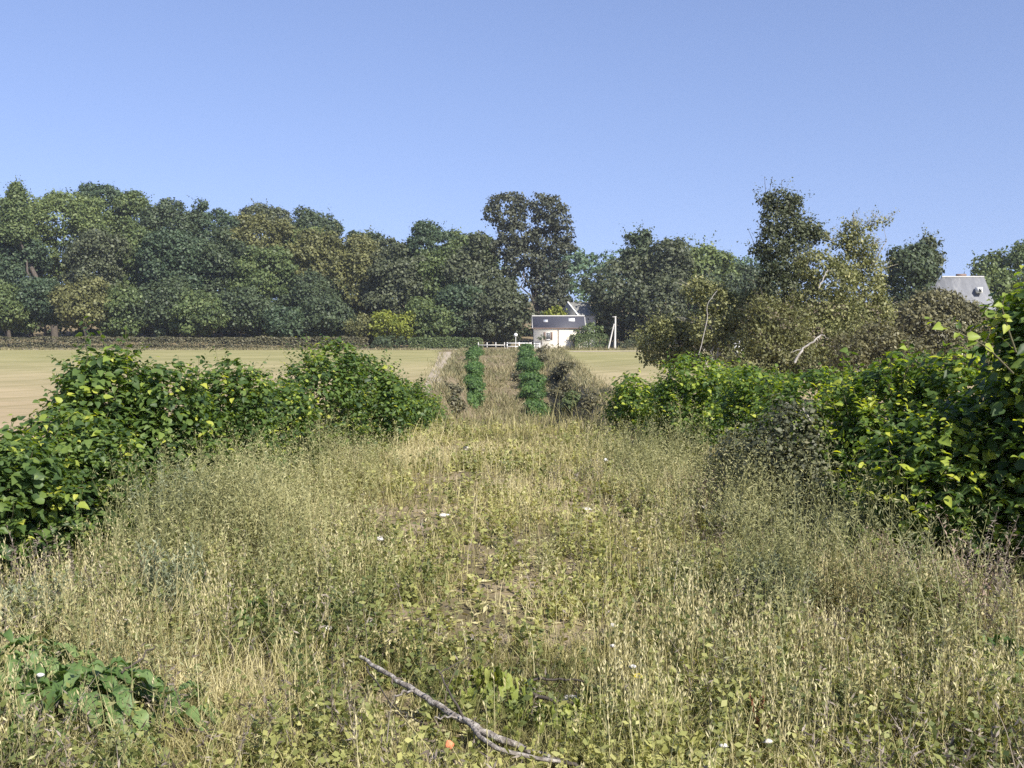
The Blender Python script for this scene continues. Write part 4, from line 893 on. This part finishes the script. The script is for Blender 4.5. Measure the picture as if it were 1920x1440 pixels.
# ---- individual plants
def tall_weed(name, label, cat, group, x, y, D, topy, n, wpx, mat, sz=.05, tpl=NARROW, leaf_n=34, seed=0, side=.35, stem_mat=None, up=.9, wd=.006, lo=.25):
    rng = np.random.RandomState(seed + 400); p_ = px(x, y, D); zb = hz(p_[0], D); H = px(x, topy, D)[2] - zb
    root = empty(name, (p_[0], D, zb - .02), label, cat, group); g = Geo(); s_ = Geo(); w_ = wpx * D / F
    xs = p_[0] + rng.normal(0, w_ * .45, n); ys = D + rng.normal(0, max(.08, w_ * .4), n); hh = H * rng.uniform(.6, 1.05, n)
    lean = rng.normal(0, side * .4, (n, 2)) * hh[:, None]; P = np.stack([xs, ys, h(xs, ys) - .01], 1)
    ribbon(s_, P, hh, lean, np.full(n, wd), rng.rand(n), rng, seg=4)
    ribbon(s_, P, hh, lean, np.full(n, wd), rng.rand(n), rng, seg=4)
    for k in range(leaf_n):
        t = lo + (1 - lo) * (k + rng.rand(n)) / leaf_n; q = P + np.stack([lean[:, 0] * t ** 2, lean[:, 1] * t ** 2, hh * (t - .0)], 1)
        q[:, 2] = P[:, 2] + hh * (t - .25 * t * t * np.clip(np.hypot(lean[:, 0], lean[:, 1]) / hh, 0, 1.2))
        out = norm(rng.normal(size=(n, 3)) * np.array([1, 1, .2])) * side * 2 + np.array([0, 0, up])
        g.inst(tpl, q, frames(rng.normal(size=(n, 3)) * .6 + np.array([0, -.4, .5]), rng, out), sz * rng.uniform(.6, 1.3, n) * (1.2 - .6 * t), np.clip(rng.normal(.5, .22, n), 0, 1))
    s_.build('stem', stem_mat or mat, root); g.build('foliage', mat, root)
    return root
def weed_mass():
    "tall branching weeds standing in drifts along both sides"
    rng = np.random.RandomState(21); g = Geo(); n = 5200
    Z = [(-2.2, 8.2, .6, 1.3, 3.2), (-1.7, 6.6, .7, .9, .55), (-2.0, 4.7, .7, .7, .6), (1.9, 6.6, .7, 1.0, 1.5), (2.6, 5.0, .7, .6, .7), (2.1, 8.8, .7, 1.3, .9), (-1.9, 11.5, .6, 2.0, .6), (1.6, 12.5, .6, 2.2, .6), (1.1, 4.6, .5, .4, .35), (.2, 7.6, .35, .5, .3)]
    w = np.array([z[2] * z[3] * z[4] for z in Z]); k_ = rng.choice(len(Z), 3000, p=w / w.sum()); Z = np.array(Z)[k_]
    x = Z[:, 0] + rng.normal(0, .6, 3000) * Z[:, 2]; y = Z[:, 1] + rng.normal(0, .6, 3000) * Z[:, 3]
    k2 = (fbm(x * 1.6, y * 1.2, 111, 2) > .38) & (y > 3.6) & (np.abs(x) < 4.8); x, y = x[k2], y[k2]; n = len(x)
    H = rng.uniform(.30, .78, n) * (1 + .30 * S((np.abs(x) - 1.3) / .8)) * clear(x, y) * (1 - .45 * np.exp(-(x / 1.2) ** 2)) * (1 - .3 * S((3.8 - y) / .6)); lean = rng.normal(0, .22, (n, 2)) * H[:, None]; P = np.stack([x, y, h(x, y) - .01], 1)
    pt = np.clip(.1 + .8 * fbm(x * .6, y * .6, 121, 2) + rng.normal(0, .12, n), 0, 1)
    ribbon(g, P, H, lean, np.full(n, .007), pt, rng, seg=4)
    for k in range(34):
        t = .15 + .85 * (k + rng.rand(n)) / 34; q = P + np.stack([lean[:, 0] * t ** 2, lean[:, 1] * t ** 2, H * t * .97], 1)
        a = k * 2.4 + rng.normal(0, .4, n); out = np.stack([np.cos(a) * .8, np.sin(a) * .8, np.full(n, .75)], 1); q = q + out * (rng.uniform(.0, .06, n) * (1 - t * .5))[:, None]
        g.inst(NARROW, q, frames(rng.normal(size=(n, 3)) * .6 + np.array([0, -.3, .7]), rng, out), rng.uniform(.025, .055, n) * (1.2 - .6 * t) * (1 + .3 * S((y - 7) / 8)), np.clip(pt + rng.normal(0, .15, n), 0, 1))
    tag(g.build('tall_weeds', M_mug), 'drifts of tall branching grey-green weeds over the grass', 'weeds', kind='stuff')
weed_mass()
mw = 'grey-green mugwort clumps'
for i, (x, D, top, wv, n, lab) in enumerate([
  (290, 8.0, 858, 60, 16, 'grey-green feathery mugwort clump before the left bushes'), (345, 8.6, 875, 55, 12, 'mugwort clump with pale tips right of the first feathery one'),
  (420, 8.4, 880, 60, 14, 'tall feathery weed clump under the rounded green bush'), (520, 9.4, 885, 60, 12, 'mugwort clump where the left bushes meet the grass'),
  (1380, 9.0, 940, 80, 14, 'pale grey-green weed clump left of the dark thorn bush'), (1590, 7.8, 960, 70, 12, 'feathery weed clump below the lime leaves on the right'),
  (1450, 6.6, 1050, 90, 18, 'broad olive weed clump with dark shade in its middle'), (1740, 6.0, 1080, 90, 18, 'yellowish feathery weed clump in front of the right bush'),
  (60, 6.0, 1080, 90, 14, 'green-grey weed clump near the left edge'), (330, 6.4, 1010, 80, 14, 'upright feathery clump in the left middle ground')]):
    tall_weed('mugwort_plant', lab, 'weed', mw, x, 1000, D, top - 12, int(n * 2.2), wv, M_mugp if i not in (7,) else M_green, seed=i, sz=.06, leaf_n=44, wd=.009)
for i, (x, D, top, wv, n, lab) in enumerate([
  (1800, 5.9, 925, 46, 12, 'branching pinkish dead weed standing against the black hollow'), (1880, 5.8, 1010, 50, 10, 'dead brown weed at the right edge below the huge bush'),
  (1720, 6.3, 1000, 40, 8, 'dull dead weed left of the pinkish branching one'), (1350, 9.6, 880, 50, 12, 'grey-pink dead weed clump by the thorn bush foot'),
  (30, 6.8, 970, 50, 10, 'pale dead weed at the left edge under the dark bush'), (160, 6.2, 1040, 60, 10, 'reddish brown dead weeds under the left foreground bush')]):
    tall_weed('dead_weed', lab, 'weed', 'dead weeds', x, 1000, D, top, n, wv, M_dead if i not in (0, 3) else M_pink, sz=.045, leaf_n=24, seed=30 + i, side=.6, wd=.008)
for i, (x, D, top, wv, n, lab) in enumerate([
  (1310, 10.4, 872, 40, 16, 'grey-pink seeding weed clump left of the thorn bush foot'), (1400, 9.0, 930, 50, 16, 'purplish brown weed clump in front of the thorn bush'), (1660, 6.9, 985, 50, 14, 'mauve brown weed clump below the right foreground bush'),
  (1850, 6.4, 950, 50, 18, 'second pinkish weed clump against the black hollow'), (240, 6.6, 1035, 60, 16, 'purplish brown weed clump under the left bushes'), (90, 7.0, 985, 50, 12, 'pale lilac weed clump at the foot of the leftmost bushes')]):
    tall_weed('seeding_weed', lab, 'weed', 'pinkish seeding weeds', x, 1000, D, top, n, wv, M_pink if i % 2 == 0 else M_dead, sz=.04, leaf_n=40, seed=130 + i, side=.5, wd=.007)
tall_weed('pink_weed', 'pinkish seeding weed patch at the foot of the left bushes', 'weed', None, 610, 850, 13.5, 812, 60, 55, M_pink, sz=.05, seed=51, wd=.010)
for i, (x, D, top, lab) in enumerate([(1425, 4.55, 1290, 'rust red seed stalk in the lower right grass'), (1500, 4.45, 1360, 'second rust red stalk near the bottom edge'), (1490, 5.5, 1195, 'reddish dock stalk behind the pale straw tuft')]):
    tall_weed('dock_stalk', lab, 'weed', 'rust red stalks', x, 1300, D, top, 4, 14, M_red, sz=.02, leaf_n=40, seed=60 + i, side=.2, tpl=KITE)
for i, (x, D, top, n, wv, lab) in enumerate([(735, 5.45, 1165, 26, 46, 'stubby tuft of upright straw stalks above the fallen branch'), (1150, 4.9, 1200, 10, 30, 'pale straw tuft right of the branch'), (1630, 4.6, 1200, 22, 40, 'tall bleached straw tuft on the lower right'),
   (1780, 4.9, 1130, 24, 60, 'leaning straw tuft near the right edge'), (1000, 8.3, 905, 26, 60, 'tall straw tuft in the middle of the path'), (1200, 7.2, 960, 24, 60, 'straw tuft right of the path centre'), (930, 11, 830, 30, 60, 'straw tuft farther up the path'), (1080, 12, 800, 30, 70, 'straw tuft on the right of the far path'), (690, 8.4, 930, 20, 50, 'straw tuft on the left of the path')]):
    tall_weed('straw_tuft', lab, 'grass tuft', 'straw tufts', x, 1200, D, top, n, wv, M_straw, sz=.028, leaf_n=14, seed=70 + i, side=.15, tpl=KITE, wd=.005, lo=.6)

# big-leaved green plant, bottom left
def rosette(name, label, cat, x, y, n, L, mat, rise, seed, spread=.5, asp=.34, group=None, mound=0):
    rng = np.random.RandomState(seed); p_ = ground_at(x, y); root = empty(name, (p_[0], p_[1], p_[2] - .02), label, cat, group)
    for i in range(n):
        th = i * 2.4 + rng.normal(0, .3); l = L * rng.uniform(.6, 1.15); q = rng.uniform(0, spread); c = np.array([p_[0] + math.cos(th) * q * .6, p_[1] + math.sin(th) * q * .5, p_[2] + mound * rng.uniform(.3, 1) * (1 - (q / spread) ** 2)])
        d = np.array([math.cos(th), math.sin(th), 0]); q_ = rng.rand(); side = np.array([-d[1], d[0], 0]); el = rise * rng.uniform(.4, 1.3); g = Geo(); K = 9; V = []
        for k in range(K):
            t = k / (K - 1); w_ = l * asp * math.sin(math.pi * min(1, t * .92 + .05)) ** .7 * (1 if k else .12) + .004; w_ *= 1 + .14 * math.sin(k * 2.6 + i)
            z = el * math.sin(t * 2.2) * (.3 + q_) - .10 * t * t; cpt = c + d * l * t + np.array([0, 0, max(.02, z + rng.uniform(.0, .012) + .06)])
            f_ = .16 + .05 * math.sin(k * 1.9)
            V += [cpt - side * w_ + np.array([0, 0, w_ * f_ * 2]), cpt + np.array([0, 0, -.005]), cpt + side * w_ + np.array([0, 0, w_ * f_ * 2])]
        Fc = []
        for k in range(K - 1):
            for j in range(2): Fc.append((3 * k + j, 3 * k + j + 1, 3 * k + j + 4, 3 * k + j + 3))
        g.poly(np.array(V), Fc, rng.uniform(.1, 1)); g.build('leaf', mat, root)
rosette('leafy_weed', 'leafy bright green plant clump in the bottom left corner', 'plant', 165, 1385, 170, .12, M_dockl, .05, 1, .85, .27, mound=.26)
rosette('leafy_weed', 'smaller green leafy clump at the left edge behind the larger one', 'plant', 60, 1310, 90, .10, M_dockl, .05, 2, .65, .27, mound=.22)
rosette('broad_weed', 'lone bright green broad-leaved weed left of the path', 'plant', 475, 1195, 9, .09, M_dockl, .05, 3, .12, .42, mound=.16)
rosette('broad_weed', 'lime green rounded weed just above the fallen branch', 'plant', 920, 1325, 70, .034, M_citr, .03, 4, .42, .45, mound=.12)
rosette('broad_weed', 'bright yellow-green weed right of the fallen branch', 'plant', 1060, 1385, 70, .034, M_citr, .03, 5, .45, .45, mound=.10)
rosette('broad_weed', 'dark green broad-leaved weed near the right edge', 'plant', 1880, 1290, 40, .09, M_dockl, .06, 6, .40, mound=.2)
rosette('broad_weed', 'yellowish broad weed at the bottom right', 'plant', 1560, 1425, 12, .09, M_citr, .10, 7, .25)

# fallen branch
M_branch = surf_mat('lichen_bark', [(.34, (.09, .075, .062)), (.48, (.20, .175, .15)), (.58, (.34, .31, .27)), (.70, (.50, .48, .42))], 30, .9, .7, 8, stretch=(1, 1, 1), bscale=60)
M_twig = surf_mat('dark_twig', [(.3, (.035, .028, .022)), (.7, (.09, .075, .06))], 10, .85, .3)
def on_ground(x, y, lift):
    p_ = ground_at(x, y); e = np.array([0, 0, EYE]); t = (p_[2] + lift - EYE) / (p_[2] - EYE); return e + (p_ - e) * t
BR = [(676, 1232, .20), (740, 1272, .18), (800, 1308, .15), (860, 1346, .13), (930, 1384, .10), (1000, 1410, .07), (1085, 1436, .05)]
PB = np.array([on_ground(*b) for b in BR]); broot = empty('fallen_branch', (PB[3][0], PB[3][1], PB[3][2]), 'lichen-grey fallen branch lying slantwise in the bottom grass', 'branch')
k = np.linspace(0, 6, 34); Q = np.stack([np.interp(k, np.arange(7), PB[:, a]) for a in range(3)], 1); rng = np.random.RandomState(3)
Q[1:-1] += rng.normal(size=(32, 3)) * .003; rr = np.interp(k, [0, 2, 4, 6], [.009, .014, .0155, .010]) * (1 + .09 * rng.normal(size=34))
Geo().tube(Q, rr, 10).build('limb', M_branch, broot, smooth=True)
def twig(pts, r0, r1, mat, root=broot):
    P = np.array([on_ground(*q) for q in pts]); kk = np.linspace(0, len(P) - 1, 10); q = np.stack([np.interp(kk, np.arange(len(P)), P[:, a]) for a in range(3)], 1); q[1:-1] += rng.normal(size=(8, 3)) * .004
    Geo().tube(q, np.linspace(r0, r1, 10), 6).build('twig', mat, root)
twig([(870, 1348, .22), (905, 1386, .24), (945, 1408, .22), (1000, 1420, .18), (1050, 1428, .15)], .010, .008, M_branch)
twig([(872, 1350, .2), (850, 1310, .27), (828, 1265, .32), (825, 1258, .33)], .006, .003, M_twig)
twig([(826, 1262, .32), (855, 1244, .34), (885, 1226, .36)], .003, .0015, M_twig)
twig([(826, 1262, .32), (812, 1250, .34), (798, 1243, .34)], .003, .0015, M_twig)
twig([(688, 1250, .2), (710, 1288, .18), (745, 1335, .16), (765, 1360, .16)], .004, .002, M_twig)
twig([(740, 1335, .17), (785, 1355, .18), (800, 1358, .18)], .003, .0015, M_twig)
twig([(775, 1296, .2), (755, 1300, .22), (740, 1304, .22)], .006, .004, M_branch)
twig([(860, 1346, .2), (830, 1344, .22), (815, 1346, .22)], .005, .003, M_branch)
twig([(1050, 1428, .14), (1085, 1438, .12), (1110, 1446, .1)], .009, .006, M_twig)
# loose sticks
for i, (pts, lab, r_) in enumerate([([(995, 1300, .10), (1030, 1312, .1), (1065, 1316, .09), (1100, 1330, .08)], 'dark crooked stick lying right of the fallen branch', .011), ([(1000, 1275, .12), (1060, 1272, .12), (1110, 1278, .1)], 'dark thin stick behind the crooked one', .007),
     ([(310, 1370, .1), (360, 1369, .1), (420, 1372, .1)], 'thin dark stick lying flat at the lower left', .005), ([(228, 1262, .3), (262, 1235, .34), (290, 1212, .36)], 'brown leaning twig above the green leafy clump', .006)]):
    P0 = on_ground(*pts[0]); rt_ = empty('loose_stick', P0, lab, 'stick', None)
    P = np.array([on_ground(*q) for q in pts]); kk = np.linspace(0, len(P) - 1, 10); q = np.stack([np.interp(kk, np.arange(len(P)), P[:, a]) for a in range(3)], 1); q[1:-1] += rng.normal(size=(8, 3)) * .006
    Geo().tube(q, np.linspace(r_, r_ * .5, 10), 6).build('stick', M_twig, rt_)
# stones, petals, the orange leaf
M_stone = surf_mat('pale_flint', [(.3, (.42, .39, .34)), (.7, (.66, .63, .58))], 14, .8, .5)
M_wstone = surf_mat('white_flint', [(.3, (.48, .46, .42)), (.7, (.66, .64, .59))], 14, .8, .3)
M_orange = surf_mat('orange_paper', [(.3, (.68, .20, .09)), (.7, (.78, .28, .14))], 14, .7, .3)
def stone(x, y, sz, mat, label, name='flint_stone', cat='stone', group='pale flints', lift=.08, flat=.6):
    r = np.random.RandomState(int(x * 3 + y)); p_ = on_ground(x, y, lift); g = Geo(); n = 8; V = []
    rings = [(-.9, .45), (-.4, .95), (.2, 1.0), (.7, .7), (.95, .25)]
    for zz, q in rings:
        for k in range(n):
            a = k / n * 6.283; rr_ = sz * q * (1 + .22 * r.normal()); V.append(p_ + np.array([math.cos(a) * rr_, math.sin(a) * rr_ * .8, zz * sz * flat]))
    Fc = [(i * n + k, i * n + (k + 1) % n, (i + 1) * n + (k + 1) % n, (i + 1) * n + k) for i in range(4) for k in range(n)] + [tuple(range(4 * n, 5 * n)), tuple(range(n))[::-1]]
    g.poly(np.array(V), Fc); tag(g.build(name, mat, origin=p_), label, cat, group)
stone(1186, 1250, .018, M_wstone, 'brightest white flint right of the fallen branch', lift=.16)
stone(1148, 1172, .018, M_wstone, 'white flint farther back right of the path', lift=.14)
stone(1150, 1211, .017, M_stone, 'pale flint between the two white ones', lift=.12)
stone(75, 1266, .017, M_wstone, 'round white flint behind the green leafy clump at left', lift=.30)
stone(612, 1178, .03, M_stone, 'pale rounded flint left of the straw stalks', lift=.10)
stone(875, 842, .06, M_stone, 'pale stone far up the path', lift=.12)
stone(880, 1202, .035, M_stone, 'dull flint on the bare ground mid picture', lift=.05)
stone(1135, 862, .035, M_wstone, 'small white stone far up the right side of the path', lift=.2)
stone(712, 1010, .03, M_wstone, 'small white flint left of the bare patch', lift=.18)
stone(1357, 1398, .016, M_wstone, 'tiny white flint in the bottom right grass', lift=.16)
stone(1440, 1390, .020, M_stone, 'pale flint near the rust red stalks', lift=.16, flat=.5)
stone(1070, 1310, .05, M_stone, 'flat grey flint under the crooked stick', lift=.03, flat=.3)
stone(830, 966, .06, M_stone, 'flat pale stone on the bare patch of the path', lift=.05, flat=.3)
stone(1100, 955, .06, M_stone, 'flat pale stone on the right of the path', lift=.06, flat=.3)
stone(842, 1397, .022, M_orange, 'small orange scrap lying below the fallen branch', 'orange_scrap', 'litter', None, .14, .9)
def flowers():
    r = np.random.RandomState(77)
    for i, (x, y, m_, lab) in enumerate([(383, 1051, M_yflow, 'yellow flower left of two in the left grass'), (455, 1054, M_yflow, 'yellow flower right of two in the left grass'), (68, 1045, M_yflow, 'yellow flower near the left edge under the dark bush'),
                 (384, 1072, M_yflow, 'yellow flower just below the left pair'), (1196, 1267, M_yflow, 'yellow flower beside the brightest white flint')]):
        p_ = on_ground(x, y, .22); zb_ = hz(p_[0], p_[1]); rt_ = empty('wild_flower', (p_[0], p_[1], zb_), lab, 'flower', 'yellow flowers')
        Geo().tube([(p_[0], p_[1], zb_), (p_[0] + .01, p_[1], p_[2])], [.002, .0015], 5).build('stem', M_stem, rt_)
        n = 11; a = np.arange(n) / n * 6.28; out = np.stack([np.cos(a), np.sin(a), np.full(n, .3)], 1)
        Geo().inst(KITE, np.tile(p_, (n, 1)), frames(np.tile([0, -.3, 1.], (n, 1)), r, out), np.full(n, .022), r.rand(n)).build('petals', m_, rt_)
flowers()

# ------------------------------------------------------------------ thin summer haze
hm = bpy.data.materials.new('haze_air'); hm.use_nodes = True; t = hm.node_tree; t.nodes.remove(t.nodes['Principled BSDF'])
pv = t.nodes.new('ShaderNodeVolumePrincipled'); pv.inputs['Color'].default_value = (.88, .92, 1, 1); pv.inputs['Density'].default_value = .00018; pv.inputs['Anisotropy'].default_value = .2
t.links.new(pv.outputs[0], t.nodes['Material Output'].inputs['Volume'])
hb = Geo().box((0, 850, 20), (3200, 2500, 64)).build('haze', hm); tag(hb, 'thin pale air haze over the whole scene', 'haze', kind='stuff')
